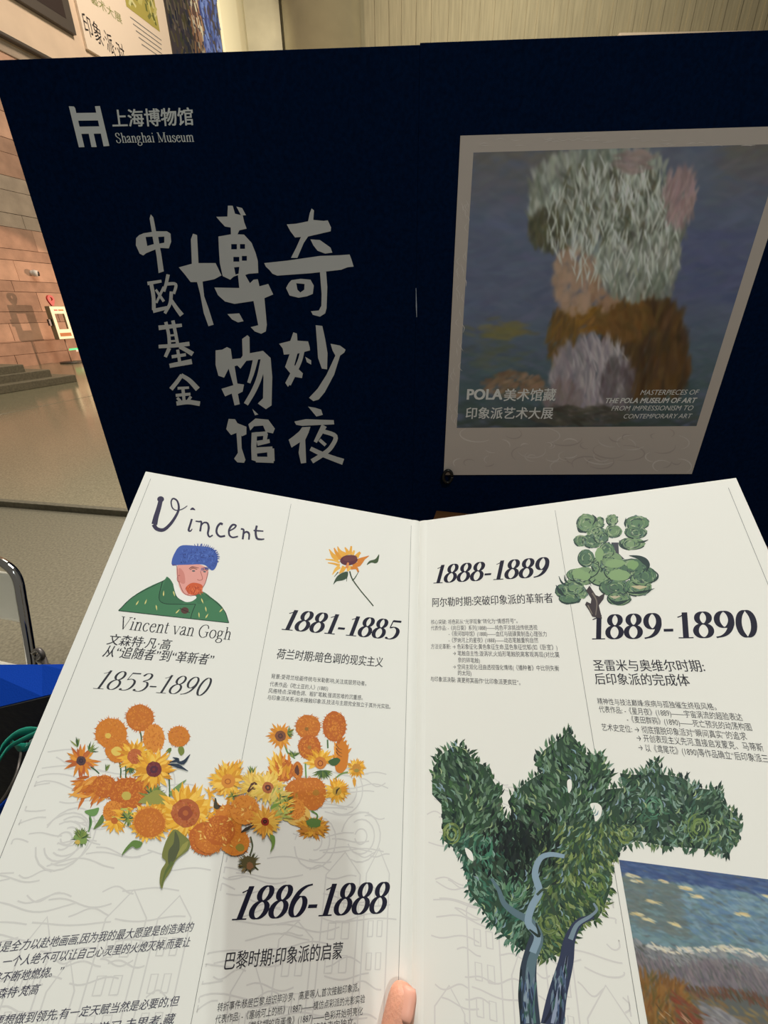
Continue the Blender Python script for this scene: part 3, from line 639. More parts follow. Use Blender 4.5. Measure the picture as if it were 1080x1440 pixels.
# stand-in picture in the poster's colours: a loose mass of pale blossom over brown drapery and a pale pink cloth
BRW = [(52, 38, 22), (62, 44, 24), (44, 32, 20), (70, 50, 26)]
mass(720, 670, 120, 150, 420, BRW, 1.5, 24, 7, .3); mass(790, 740, 60, 90, 120, BRW, 1.4, 22, 7, .3)
mass(560, 600, 100, 40, 160, [(92, 64, 24), (104, 72, 30), (78, 54, 24)], -.5, 16, 5); mass(480, 650, 42, 80, 110, [(88, 64, 30), (70, 52, 28)], 1.9, 18, 5)
mass(660, 600, 80, 60, 140, [(72, 52, 26), (84, 58, 26)], .9, 18, 6)
mass(560, 770, 115, 110, 460, [(112, 102, 104), (98, 90, 94), (124, 114, 112), (86, 80, 84)], 1.3, 22, 5, .5, 6); mass(480, 840, 50, 60, 110, [(100, 88, 86), (88, 76, 74)], 1.6, 18, 5)
mass(590, 740, 80, 90, 60, [(132, 124, 122)], 1.2, 20, 3, .4, 5, .5); mass(640, 800, 50, 80, 90, [(78, 70, 72), (66, 58, 56)], 1.4, 20, 5)
mass(530, 880, 150, 26, 160, [(50, 48, 42), (60, 56, 48), (44, 42, 36)], .1, 20, 5)
mass(520, 480, 70, 100, 260, [(122, 98, 80), (130, 106, 88), (112, 90, 74)], 1.3, 12, 7, .6, 4, .5); mass(600, 520, 45, 55, 90, [(118, 92, 72), (104, 80, 62)], 1.3, 10, 6, .5, 4, .5)
mass(340, 790, 90, 36, 120, [(96, 76, 58), (82, 64, 48), (106, 84, 66)], -.3, 12, 5)
FE = [(118, 118, 106), (100, 102, 92), (84, 86, 76), (132, 132, 122), (72, 74, 64)]
for (cx, cy, rx, ry, n) in ((500, 240, 115, 120, 420), (620, 230, 130, 120, 420), (740, 300, 100, 130, 380), (690, 440, 110, 95, 420), (440, 300, 60, 90, 160), (600, 340, 130, 60, 240), (780, 430, 40, 100, 120), (640, 150, 140, 36, 160)):
    mass(cx, cy, rx, ry, n, FE, 1.35, 17, 4.5, .5, 8, .6)
mass(440, 340, 60, 60, 110, [(58, 54, 38), (68, 64, 44), (48, 46, 36)], 1.3, 14, 4.5); mass(620, 260, 190, 120, 170, [(62, 62, 50), (54, 54, 46), (70, 66, 48)], 1.2, 13, 3.5, .8)
mass(630, 320, 200, 190, 320, [(142, 142, 132), (148, 148, 140)], 1.4, 14, 2.4, .5, 6, .6); mass(820, 240, 46, 80, 120, [(112, 90, 88), (96, 80, 78), (124, 104, 100)], 1.5, 16, 4, .5)
mass(690, 140, 50, 35, 50, [(112, 96, 92), (98, 84, 80)], .2, 14, 4)
cv.build('picture_print', PS, ix0, ix1, iz0, iz1, .0002, PW, PA, M['ink'], pst)
A = Art(PS, PW, PA, .0006, 2e-6, (560, 160, 2.077))
LT = (134, 130, 124)
type_on(A, 'POLA', (201, 834), (302, 834), LT, bold=.035)
type_on(A, '美术馆藏', (308, 836), (458, 835), LT, bold=.014)
type_on(A, '印象派艺术大展', (197, 888), (450, 888), LT, bold=.014)
A.build('printed_lettering', M['ink'], pst); A = Art(PS, PW, PA, .0006, 2e-6, (560, 160, 2.077))
type_on(A, 'MASTERPIECES OF', (706, 821), (873, 820), LT, shear=.2)
type_on(A, 'THE POLA MUSEUM OF ART', (602, 845), (866, 844), LT, shear=.2, bold=.025)
type_on(A, 'FROM IMPRESSIONISM TO', (622, 867), (858, 866), LT, shear=.2)
type_on(A, 'CONTEMPORARY ART', (656, 890), (853, 889), LT, shear=.2)
A.build('printed_lettering', M['ink'], pst)
A = Art(PS, PW, PA, .0003, 1e-6, (560, 160, 2.077))
for k in range(46):
    cx, cy = rp.uniform(180, 830), rp.uniform(932, 1035); r_ = rp.uniform(10, 52); a0 = rp.uniform(0, 360)
    A.stroke([(cx+r_*math.cos(math.radians(a0+q_*26))*(1+.03*q_), cy+min(1, 32/r_)*r_*.7*math.sin(math.radians(a0+q_*26))) for q_ in range(rp.randint(4, 9))], 1.2, rp.choice([(128, 119, 111), (108, 97, 90), (124, 115, 107)]), .8, wm=4.2, sub=3)
for k in range(34):
    y = rp.uniform(240, 900); x = 150+(900-y)*.052+rp.uniform(-2, 24); A.stroke([(x, y), (x+rp.uniform(-8, 8), y+12), (x+4, y+26)], 1, (126, 117, 109), .6, wm=2.4, sub=3)
for k in range(30):
    x = rp.uniform(230, 1050); y = rp.uniform(70, 95); A.stroke([(x, y), (x+14, y+rp.uniform(-6, 6)), (x+30, y)], 1, (126, 117, 109), .6, wm=2.2, sub=3)
tag(A.build('embossed_swirls', M['ink'], pst), kind='stuff')
# black clip ring at the poster corner
rg = empty('clip_ring', bp(.255, .8, .01)); tag(rg, 'small black ring clip at the lower left poster corner', 'clip')
rc_ = BS.uv(629, 668)
tube('ring', [bp(rc_[0]+.017*math.cos(q_), rc_[1]+.026*math.sin(q_), .018) for q_ in [2*math.pi*k/20 for k in range(21)]], .0065, M['black'], rg, 10, 1)
tube('pin', [bp(rc_[0]-.004, rc_[1]-.03, .001), bp(rc_[0]-.006, rc_[1]-.024, .02)], .007, M['black'], rg, 10, 1)
A = ba(None); A.stroke([(585, 405), (585.5, 430), (586, 446)], .5, (110, 112, 120), .5, wm=1.4); A.build('scratch', M['ink'], b1)

# ------------------------------------------------------------------ table under the poster
TZ = .655; A_ = hit(615, 713.5, (0, 0, TZ), Vector((0, 0, 1))); B_ = hit(1067, 757, (0, 0, TZ), Vector((0, 0, 1)))
td = (B_-A_).normalized(); tn = Vector((td.y, -td.x, 0)); tw = (B_-A_).length
A_ = A_ + tn*.03
tb = empty('wooden_table', (A_+td*tw/2+tn*.2)); tb.location.z = 0; tag(tb, 'brown wooden table top in shadow behind the open brochure', 'table')
box('table_top', A_-Vector((0, 0, .03)), td*tw, tn*.42, Vector((0, 0, .03)), M['wood'], tb, .003)
for (x_, y_) in ((.05, .04), (tw-.09, .04), (.05, .34), (tw-.09, .34)):
    p = A_+td*x_+tn*y_; p.z = 0; box('leg', p, td*.04, tn*.04, Vector((0, 0, TZ-.03)), M['wood'], tb, .003)
box('apron', A_+td*.06+tn*.05-Vector((0, 0, .11)), td*(tw-.12), tn*.02, Vector((0, 0, .08)), M['wood'], tb)

# ------------------------------------------------------------------ chair at the left
def cpx(x, y, z): return CP+ray(x, y)*z
c0 = cpx(30, 830, 1.08)
ch = empty('stacking_chair', (c0.x-.25, c0.y+.15, 0)); tag(ch, 'chrome tube chair with cream seat and backrest on the granite floor', 'chair')
p_top = [cpx(-190, 800, 1.12), cpx(-60, 783, 1.10), cpx(-12, 786, 1.09), cpx(12, 797, 1.08), cpx(25, 815, 1.08), cpx(31, 845, 1.08)]
p_dn = [cpx(37, 880, 1.08), cpx(45, 932, 1.08), cpx(49, 965, 1.08)]
foot = Vector((p_dn[-1].x+.02, p_dn[-1].y-.02, .012))
tube('chair_frame', p_top+p_dn+[(p_dn[-1]+foot)/2, foot], .0115, M['chrome'], ch, 12, 8)
ax = (p_top[1]-p_top[4]); ax.z = 0; ax.normalize(); dn = (p_dn[1]-p_top[4]).normalized(); cw_ = .44
q0 = p_top[0]; tube('chair_frame', [q0, q0+ax*.03-Vector((0, 0, .05)), q0+ax*.04+dn*.3, Vector((q0.x-.02, q0.y, .012))], .0115, M['chrome'], ch, 12, 8)
bk = [p_top[4]+ax*.02+dn*.002]; fw = dn.cross(ax).normalized()
back = box('backrest', p_top[4]+ax*.014-dn*.012, ax*.40, dn*.13, fw*.018, M['cream_seat'], ch, .008)
sp_ = cpx(49, 932, 1.10); sz = sp_.z-.012
seat = box('seat', Vector((sp_.x-.005, sp_.y, sz-.035)), ax*.42, Vector((-ax.y, ax.x, 0))*(.40 if (-ax.y*0+ax.x) > 0 else -.40)*-1, Vector((0, 0, .035)), M['cream_seat'], ch, .012)
for s_ in (0, 1):
    b_ = Vector((sp_.x, sp_.y, 0))+ax*(.02+.38*s_); fwd = Vector((-ax.y, ax.x, 0))*-1
    b_ += fwd*.36*(1 if ax.x > 0 else -1)
    tube('leg', [Vector((b_.x, b_.y, sz-.03)), Vector((b_.x, b_.y, .006))], .011, M['chrome'], ch, 12, 1)

# ------------------------------------------------------------------ open blue tote with lanyard
bgd = .78
def gp(x, y, z): return CP+ray(x, y)*z
TG = empty('tote_bag', gp(-60, 1150, .7)-Vector((0, 0, .35))); tag(TG, 'open blue tote bag with a black lining at the lower left', 'bag')
Lb = [(-90, 935, .80), (-40, 935, .79), (60, 935, .78), (150, 934, .77)]      # far rim
Lo = [(-90, 1016, .74), (-40, 1004, .73), (60, 980, .72), (150, 958, .71)]    # near lip of the folded far flap
vs = [gp(*p) for p in Lb]+[gp(*p) for p in Lo]
o = pm('front_flap', vs, [(i, i+1, 5+i, 4+i) for i in range(3)], M['blue'], TG); s = o.modifiers.new('s', 'SOLIDIFY'); s.thickness = .003; s.offset = 0
lo = [v.copy() for v in vs[4:]]; far = [v+Vector((0, .005, -.30)) for v in vs[4:]]
o = pm('lining', lo+far, [(i, i+1, 5+i, 4+i) for i in range(3)], M['lining'], TG); s = o.modifiers.new('s', 'SOLIDIFY'); s.thickness = .003
bl = far[0]; br_ = far[3]
nearb = [bl+Vector((0, -.28, 0)), br_+Vector((0, -.28, 0))]
pm('bag_floor', [bl, br_, nearb[1], nearb[0]], [(0, 1, 2, 3)], M['lining'], TG)
nr = [gp(-120, 1175, .60), gp(-20, 1150, .60), gp(8, 1130, .60), gp(60, 1085, .60), gp(110, 1040, .62)]
o = pm('near_wall', nr+[Vector((p.x, p.y+.03, p.z-.28)) for p in nr], [(i, i+1, 6+i, 5+i) for i in range(4)], M['blue'], TG); s = o.modifiers.new('s', 'SOLIDIFY'); s.thickness = .004
tube('bag_seam', [p+Vector((0, 0, .002)) for p in nr], .0035, M['blue'], TG, 8, 4)
ln = empty('lanyard', gp(20, 1050, .64)); tag(ln, 'teal ribbon lanyard coiled inside the open blue tote', 'lanyard')
def ribbon(name, pts, wd, m, parent, side):
    P = catmull(pts, 8); vs = []; side = Vector(side)
    for i, p in enumerate(P):
        sd = side.lerp(Vector((.2, -.5, .8)), .3*math.sin(i*.4)).normalized(); vs += [p-sd*wd/2, p+sd*wd/2]
    o = pm(name, vs, [(2*i, 2*i+1, 2*i+3, 2*i+2) for i in range(len(P)-1)], m, parent, True)
    s = o.modifiers.new('s', 'SOLIDIFY'); s.thickness = .0012; s.offset = 0; return o
sdv = U*.85+R*.3-F*.3
ribbon('ribbon', [gp(-60, 1120, .58), gp(-12, 1078, .60), gp(4, 1050, .615), gp(24, 1032, .63), gp(48, 1027, .635), gp(80, 1032, .64), gp(120, 1040, .64)], .0135, M['teal'], ln, sdv)
ribbon('ribbon', [gp(-25, 1110, .575), gp(0, 1068, .59), gp(12, 1052, .60), gp(30, 1041, .605), gp(70, 1022, .62)], .009, M['teal'], ln, sdv)
ribbon('ribbon', [gp(15, 1040, .635), gp(25, 1050, .625), gp(40, 1050, .62), gp(55, 1040, .62), gp(75, 1020, .62)], .015, M['teal'], ln, sdv)
LS = Sheet(gp(40, 1046, .612), R, U, -F)
A = Art(LS, (200, 200, 200), .8, .0, 1e-6, None)
type_on(A, '上博', (35, 1050), (46, 1043), (170, 200, 190)); A.build('ribbon_print', M['ink'], ln)
cb = tube('cable', [gp(-40, 1165, .57), gp(0, 1128, .575), gp(20, 1095, .58), gp(28, 1068, .60), gp(30, 1050, .65)], .0016, M['frame_dark'], None, 8, 8); tag(cb, 'thin grey cable hanging into the open blue tote', 'cable')
kn = empty('grey_strap', gp(56, 930, .82)); tag(kn, 'knotted dark grey strap behind the blue tote beside the chair leg', 'strap')
tube('strap_knot', [gp(47, 918, .84), gp(54, 914, .83), gp(60, 922, .83), gp(54, 928, .84), gp(62, 932, .83), gp(72, 940, .82)], .005, M['frame_dark'], kn, 8, 6)
tube('strap_tail', [gp(50, 928, .84), gp(58, 919, .845), gp(64, 930, .83), gp(66, 945, .80)], .004, M['frame_dark'], kn, 8, 6)

# ------------------------------------------------------------------ brochure
ZS = .40
T = CP+ray(590, 733)*ZS; DV = ray(608, -290).normalized()
def page_frame(corner):
    n_ = ray(590, 733).cross(ray(*corner)); r_ = n_.cross(DV).normalized()
    if (r_.dot(R) < 0) != (corner[0] < 590): r_ = -r_
    N_ = DV.cross(r_).normalized()
    if N_.z < 0: N_ = -N_
    return r_, N_
rL, nL = page_frame((205, 663)); rR, nR = page_frame((1035, 672))
SL = Sheet(T, rL, DV, nL); SR = Sheet(T, rR, DV, nR)
WL, WR, PH = .2430, .2478, .360
bro = empty('open_brochure', T-DV*PH); tag(bro, 'open white brochure spread with sunflower and tree illustrations held in the foreground', 'brochure')
def page(name, S, Wd):
    us = [0, .0015, .003, .0045, .006, .0075]+[.0075+(Wd-.0075)*k/8 for k in range(1, 9)]
    prof = lambda u: -.0010*(1-math.cos(min(1, u/.0075)*math.pi))*.5*0 + (.0006*math.sin(min(1, u/.0075)*math.pi) if u < .0075 else 0)
    vs = []; fs = []
    for s_ in (0, -1):
        for u in us:
            for v in (0, -PH): vs.append(S.p(u, v, prof(u)+s_*.0005))
    n = len(us)
    for i in range(n-1):
        fs.append((2*i, 2*i+1, 2*i+3, 2*i+2)); k = 2*n; fs.append((k+2*i+2, k+2*i+3, k+2*i+1, k+2*i))
        fs.append((2*i, 2*i+2, k+2*i+2, k+2*i)); fs.append((2*i+1, k+2*i+1, k+2*i+3, 2*i+3))
    fs.append((0, 2*n, 2*n+1, 1)); e_ = 2*(n-1); fs.append((e_, e_+1, 2*n+e_+1, 2*n+e_))
    o = pm(name, vs, fs, M['paper'], bro)
    bm = bmesh.new(); bm.from_mesh(o.data); bmesh.ops.recalc_face_normals(bm, faces=bm.faces); bm.to_mesh(o.data); bm.free()
    return o
pgL = page('left_page', SL, WL); pgR = page('right_page', SR, WR)
INK = (22, 22, 42); TXT = (62, 62, 66)
def aL(crop=None, base=.00005, step=7e-7): return Art(SL, (231, 231, 221), s2l((231, 231, 222)), base, step, crop)
def aR(crop=None, base=.00005, step=7e-7): return Art(SR, (228, 229, 218), s2l((231, 231, 222)), base, step, crop)
def fin(A, name, page_, label=None):
    o = A.build(name, M['ink'], None)
    if o: o.parent = page_; o.location = -(Vector(page_.location)+Vector(bro.location)) ; 
    if label: o['label'] = label
    return o
# column rules
A = aL()
for u in (.2372, .1205, .0082): A.stroke([(u, -.0062), (u*.985 if u > .1 else u*.96, -.3595)], .00028, (120, 120, 116), uv=True, sub=1)
fin(A, 'column_rules', pgL)
A = aR()
for u in (.0058, .1198, .2408): A.stroke([(u, -.0075), (u*.985 if u > .1 else u*.6, -.3595)], .00028, (120, 120, 116), uv=True, sub=1)
fin(A, 'column_rules', pgR)
# faint town drawing
def faint(A, S, x0, x1, seed):
    r_ = random.Random(seed); c = (212, 211, 204)
    for k in range(84):
        v = -.205-.0017*k+r_.uniform(-.002, .002); u = r_.uniform(x0, x1); L_ = r_.uniform(.012, .04); am = r_.uniform(.0006, .0022)
        pts = [(min(x1, u+L_*q_/6), v+am*math.sin(q_*.9+k)) for q_ in range(7)]
        if v > -.355: A.stroke(pts, .0007, c, uv=True, sub=2)
    for k in range(3):
        cx, cy = r_.uniform(x0+.02, x1-.02), r_.uniform(-.25, -.215)
        for rr in (.004, .009, .013): A.stroke(arc(cx, cy, rr, rr, r_.uniform(0, 60), r_.uniform(280, 350), 16), .0008, c, uv=True, sub=1)
    u = x0+.006
    while u < x1-.02:
        wd = r_.uniform(.012, .022); tp = -.30+r_.uniform(-.012, .03)*(1 if r_.random() < .7 else 1.6)
        A.stroke([(u, -.355), (u, tp), (u+wd*.5, tp+r_.uniform(.006, .015)), (u+wd, tp), (u+wd, -.355)], .0008, c, uv=True, sub=1)
        for a_ in range(3):
            for b_ in range(2):
                x_, y_ = u+wd*(.22+.38*b_), tp-.008-.014*a_
                if y_ > -.35: A.stroke([(x_, y_-.007), (x_, y_), (x_+wd*.2, y_), (x_+wd*.2, y_-.007), (x_, y_-.007)], .0007, c, uv=True, sub=1)
        u += wd+r_.uniform(0, .006)
A = aL(base=.00002); faint(A, SL, .010, .117, 4); faint(A, SL, .124, .232, 6); fin(A, 'town_drawing', pgL)
A = aR(base=.00002); faint(A, SR, .008, .115, 9); fin(A, 'town_drawing', pgR)
# dates
A = aL(); serif_line(A, '1853-1890', (128, 968), (289, 979), (52, 52, 58), 28, shear=.32, thick=.085, thin=.028); fin(A, 'printed_date', pgL)
A = aL(); serif_line(A, '1881-1885', (393, 885), (559, 900), INK, 30, shear=.28, thick=.14, thin=.04); fin(A, 'printed_date', pgL)
A = aL(); serif_line(A, '1886-1888', (322, 1294), (541, 1284), INK, 48, shear=.28, thick=.14, thin=.04); fin(A, 'printed_date', pgL)
A = aR(); serif_line(A, '1888-1889', (607, 820.5), (770, 811), INK, 25, shear=.28, thick=.14, thin=.04); fin(A, 'printed_date', pgR)
A = aR(); serif_line(A, '1889-1890', (829, 899), (1068, 896), INK, 34, shear=.20, thick=.14, thin=.04); fin(A, 'printed_date', pgR)
# lettering
A = aL(); serif_line(A, 'Vincent van Gogh', (165, 884), (324, 900), (44, 44, 48), 18, thick=.075, thin=.028, cap=.66, table=LET)
for t_, p0, p1, h in (('文森特·凡·高', (150, 905), (238, 913), 15), ('从“追随者”到“革新者”', (144, 922), (298, 934), 16), ('荷兰时期:暗色调的现实主义', (388, 925), (538, 937), 14), ('巴黎时期:印象派的启蒙', (315, 1362), (481, 1346), 24)):
    type_on(A, t_, p0, p1, (48, 48, 54), h=h, song=True, shear=.08 if h < 20 else 0)
for t_, p0, p1, h in (('背景:受荷兰绘画传统与米勒影响,关注底层劳动者。', (381, 953.5), (515, 964), 6.6), ('代表作品:《吃土豆的人》(1885)', (379, 964.5), (461, 971), 6.6),
        ('风格特点:深褐色调、粗犷笔触,强调苦难的沉重感。', (377, 974), (510, 984), 6.6), ('与印象派关系:尚未接触印象派,技法与主题完全独立于其外光实验。', (375.5, 983.5), (549, 996.5), 6.6),
        ('转折事件:移居巴黎,结识毕沙罗、高更等人,首次接触印象派。', (305, 1422), (505, 1393), 12), ('代表作品: -《塞纳河上的桥》(1887)——模仿点彩派的光影实验', (302, 1439), (513, 1409), 12), ('-《戴毡帽的自画像》(1887)——色彩开始明亮化', (340, 1450), (510, 1426), 12),
        ('影响:接触浮世绘,色彩由暗转明,笔触走向独立。', (300, 1471), (500, 1441), 12)):
    type_on(A, t_, p0, p1, TXT, h=h)
for t_, p0, p1, h in (('“我总是全力以赴地画画,因为我的最大愿望是创造美的', (-35, 1342), (270, 1309), 15), ('东西。一个人绝不可以让自己心灵里的火熄灭掉,而要让', (-40, 1364), (266, 1330), 15), ('它始终不断地燃烧。”', (-42, 1386), (86, 1371), 15), ('——文森特·梵高', (-50, 1409), (52, 1397), 15),
        ('要想做到领先,有一定天赋当然是必要的,但', (-12, 1443), (250, 1413), 15), ('更要努力学习,去思考,藏', (60, 1462), (244, 1438), 15)):
    type_on(A, t_, p0, p1, (70, 70, 84), h=h, shear=.16, song=True)
fin(A, 'printed_text', pgL)
A = aR()
for t_, p0, p1, h in (('阿尔勒时期:突破印象派的革新者', (608, 852.5), (778, 846.5), 12), ('圣雷米与奥维尔时期:', (835.5, 942), (992, 943.5), 15), ('后印象派的完成体', (837.5, 961), (971, 963.5), 15)):
    type_on(A, t_, p0, p1, (48, 48, 54), h=h, song=True)
for t_, p0, p1, h in (('核心突破: 将色彩从“光学现象”转化为“情感符号”。', (606, 877.5), (728, 876), 6.2), ('代表作品: -《向日葵》系列(1888)——纯色平涂挑战传统透视', (606, 886), (756, 885.5), 6.4), ('-《夜间咖啡馆》(1888)——血红与硫磺黄制造心理张力', (631, 894), (769, 894.7), 6.6),
        ('-《罗纳河上的星夜》(1888)——动态笔触重构自然', (631, 903), (757, 903.5), 6.6), ('方法论革新: → 色彩象征化:黄色象征生命,蓝色象征忧郁(如《卧室》)', (606, 912), (784, 913.7), 6.8), ('→ 笔触自主性:漩涡状,火焰形笔触脱离客观再现(对比莫', (637, 921.5), (787, 924), 6.8), ('奈的碎笔触)', (644, 931), (675, 932), 6.8),
        ('→ 空间主观化:扭曲透视强化情绪(《播种者》中比例失衡', (637, 940.5), (786.5, 943), 6.8), ('的太阳)', (644, 949), (663, 950), 6.8), ('与印象派决裂: 高更称其画作“比印象派更疯狂”。', (605.5, 957.7), (732, 963), 6.8),
        ('精神性与技法巅峰:疾病与孤独催生终极风格。', (840.6, 989.6), (1008, 998), 8.5), ('代表作品: -《星月夜》(1889)——宇宙涡流的超验表达', (843, 1001), (1045, 1013), 9), ('-《麦田群鸦》(1890)——死亡预兆的动荡构图', (882, 1015), (1058, 1027), 9.2),
        ('艺术史定位: → 彻底摆脱印象派对“瞬间真实”的追求', (846.7, 1026.5), (1051, 1040), 9.5), ('→ 开创表现主义先河,直接启发蒙克、马蒂斯', (896, 1041.5), (1074.5, 1056), 9.8), ('→ 以《鸢尾花》(1890)等作品确立“后印象派三', (898.5, 1055), (1082, 1072), 10)):
    type_on(A, t_, p0, p1, TXT, h=h)
fin(A, 'printed_text', pgR)
# handwritten signature
A = aL((150, 690, 4.32)); HW = (50, 46, 72)
for pts, w0, wm, w1 in (([(330, 50), (318, 100), (300, 160), (290, 205)], 26, 30, 36), ([(285, 205), (305, 232), (345, 238), (385, 205), (420, 155), (438, 110), (430, 65), (405, 48), (392, 68), (400, 105), (425, 120), (460, 112), (490, 92)], 26, 11, 5),
        ([(508, 116), (522, 110), (538, 118)], 6, 16, 4), ([(518, 172), (508, 205), (498, 240), (510, 245), (520, 232)], 12, 13, 5),
        ([(540, 185), (560, 188), (575, 190), (572, 220), (568, 248)], 8, 11, 12), ([(572, 215), (590, 195), (612, 198), (620, 225), (615, 260), (625, 280), (645, 270)], 7, 14, 8),
        ([(705, 205), (690, 200), (672, 222), (668, 255), (688, 278), (720, 275)], 14, 13, 12), ([(745, 245), (775, 228), (785, 212), (765, 208), (745, 235), (745, 268), (765, 284), (798, 278)], 8, 13, 9),
        ([(815, 232), (832, 238), (830, 268), (826, 296)], 10, 12, 12), ([(832, 262), (848, 250), (865, 262), (864, 298)], 8, 13, 10), ([(912, 212), (905, 250), (912, 288), (935, 296), (958, 294)], 13, 14, 8), ([(892, 242), (920, 244), (952, 246)], 8, 10, 8)):
    A.stroke(pts, w0, HW, w1, wm=wm, sub=6)
A.ell(328, 52, 21, 18, HW); fin(A, 'handwritten_signature', pgL)
# figure illustration (a plain stand-in: a bearded man in blue cap and green coat)
A = aL((150, 690, 4.32)); GR = (66, 122, 84); DK = (28, 58, 44)
A.poly([(p.x, p.y) for p in catmull([(72, 729, 0), (150, 650, 0), (245, 590, 0), (345, 545, 0), (372, 525, 0), (430, 600, 0), (500, 650, 0), (575, 612, 0), (640, 652, 0), (705, 710, 0), (742, 803, 0)], 6)]+[(420, 768), (250, 750)], GR)
A.smooth([(352, 560), (372, 528), (400, 560), (430, 640), (470, 672), (440, 690), (350, 682), (318, 648)], (58, 110, 76)); A.smooth([(540, 660), (560, 612), (600, 640), (640, 655), (600, 672), (560, 690)], (60, 114, 78))
for pts in ([(72, 729), (160, 645), (300, 570), (350, 545)], [(72, 729), (420, 768), (742, 803)], [(742, 803), (715, 730), (650, 665), (600, 630)], [(340, 548), (318, 650), (350, 685), (440, 690), (540, 690)], [(540, 690), (520, 740), (510, 778)], [(420, 640), (460, 668), (500, 675)]):
    A.stroke(pts, 5, DK, 4)
for (x, y, a_) in ((178, 695, -1), (232, 690, -1.2), (300, 695, 1.4), (345, 640, -1.5), (420, 745, -.8), (560, 740, 1.5), (600, 705, 1.4), (600, 775, -1), (685, 738, -.8), (575, 655, 1.2), (405, 610, 1.3)): A.leaf(x, y, a_, 34, 8, (214, 206, 128))
A.smooth([(405, 560), (425, 640), (470, 672), (500, 676), (530, 665), (540, 640), (440, 590)], (238, 236, 228))
A.smooth([(435, 450), (520, 440), (600, 462), (618, 490), (600, 560), (560, 610), (510, 640), (460, 620), (435, 560), (425, 500)], (226, 160, 148))
A.smooth([(480, 590), (520, 560), (575, 570), (582, 600), (545, 635), (500, 625)], (206, 92, 52))
A.stroke([(505, 480), (525, 472), (550, 478)], 5, (140, 84, 60)); A.stroke([(580, 482), (600, 480), (612, 488)], 5, (140, 84, 60))
A.ell(528, 488, 10, 5, (90, 96, 96)); A.ell(595, 492, 9, 5, (90, 96, 96)); A.stroke([(570, 490), (582, 535), (565, 545), (550, 540)], 4, (176, 104, 92)); A.stroke([(530, 592), (560, 588)], 5, (140, 60, 46))
A.smooth([(395, 430), (410, 385), (450, 335), (540, 335), (640, 350), (672, 400), (668, 455), (640, 485), (590, 450), (500, 450), (430, 452), (400, 455)], (62, 92, 168))
rr_ = random.Random(2)
for k in range(120):
    x, y = rr_.uniform(440, 656), rr_.uniform(362, 445); A.leaf(x, y, rr_.uniform(-2.2, .2), rr_.uniform(12, 24), 4, rr_.choice([(36, 54, 116), (84, 116, 190), (48, 72, 148)]))
for pts in ([(398, 452), (425, 458), (432, 520), (445, 570), (470, 622), (510, 640)], [(510, 640), (548, 632), (575, 600), (600, 560), (616, 495)]): A.stroke(pts, 3, (120, 60, 56), 3)
A.stroke([(500, 475), (520, 464), (560, 470)], 3, (110, 60, 50), 2, wm=7); A.stroke([(580, 472), (600, 470), (618, 482)], 3, (110, 60, 50), 2, wm=7); A.smooth([(440, 470), (470, 500), (476, 560), (450, 560), (436, 520)], (208, 134, 122)); A.ring(440, 535, 12, 20, (168, 90, 84), 4, a0=60, a1=300)
for k in range(46): A.leaf(random.uniform(485, 580), random.uniform(575, 620), random.uniform(.8, 2.2), 22, 5, random.choice([(196, 78, 40), (224, 120, 70), (176, 66, 40)]))
A.ell(475, 728, 24, 20, (84, 56, 48)); A.stroke([(445, 715), (505, 742)], 4, (40, 30, 28))
for k in range(44):
    a_ = math.radians(-100+k*4.2); x, y = 560+112*math.cos(a_), 405+70*math.sin(a_); A.leaf(x-6*math.cos(a_), y-6*math.sin(a_), a_+random.uniform(-.5, .5), 24, 5, (52, 78, 150))
fin(A, 'figure_illustration', pgL)
# single sunflower
A = aL((440, 750, 9.0)); OR = [(222, 152, 52), (230, 170, 66), (212, 130, 46), (236, 184, 84)]
for pts, w0, wm, w1 in (([(330, 330), (260, 285), (205, 200)], 70, 56, 8), ([(360, 320), (300, 250), (268, 185)], 60, 40, 14), ([(410, 290), (340, 230), (312, 165)], 90, 46, 8), ([(450, 270), (430, 220), (405, 178)], 60, 36, 16), ([(470, 270), (478, 220), (486, 162)], 60, 34, 22), ([(500, 270), (515, 240), (522, 215)], 40, 30, 24), ([(550, 300), (575, 265), (600, 240)], 60, 40, 30),
        ([(560, 360), (620, 330), (710, 285)], 70, 50, 8), ([(500, 400), (580, 390), (660, 320)], 50, 60, 8), ([(340, 370), (260, 340), (160, 328)], 30, 22, 12), ([(340, 410), (270, 385), (190, 372)], 36, 24, 12), ([(340, 420), (290, 460), (245, 525)], 50, 40, 6), ([(400, 420), (370, 470), (330, 510)], 60, 50, 10), ([(460, 410), (455, 440), (440, 480)], 80, 60, 20), ([(480, 440), (550, 440), (575, 490)], 40, 34, 20)):
    A.stroke(pts, w0, rr_.choice(OR), w1, wm=wm)
A.ell(455, 340, 112, 66, (92, 44, 58), rot=-.1); A.ell(470, 315, 90, 40, (108, 58, 60), rot=-.1); A.stroke([(445, 370), (440, 400), (425, 440)], 22, (220, 140, 80), 40)
A.stroke([(465, 480), (500, 580), (600, 720), (700, 840), (765, 920)], 18, (58, 72, 52), 14, wm=14)
A.smooth([(440, 485), (360, 505), (295, 560), (258, 648), (300, 610), (380, 595), (435, 560)], (58, 78, 58)); A.stroke([(320, 490), (270, 550)], 14, (70, 84, 58), 6); A.stroke([(432, 550), (425, 610)], 9, (62, 76, 56), 6)
A.smooth([(682, 402), (715, 350), (790, 325), (838, 265), (825, 355), (790, 380), (740, 372)], (66, 86, 56)); A.stroke([(500, 600), (535, 560), (585, 475)], 18, (64, 82, 56), 6)
fin(A, 'sunflower_print', pgL)
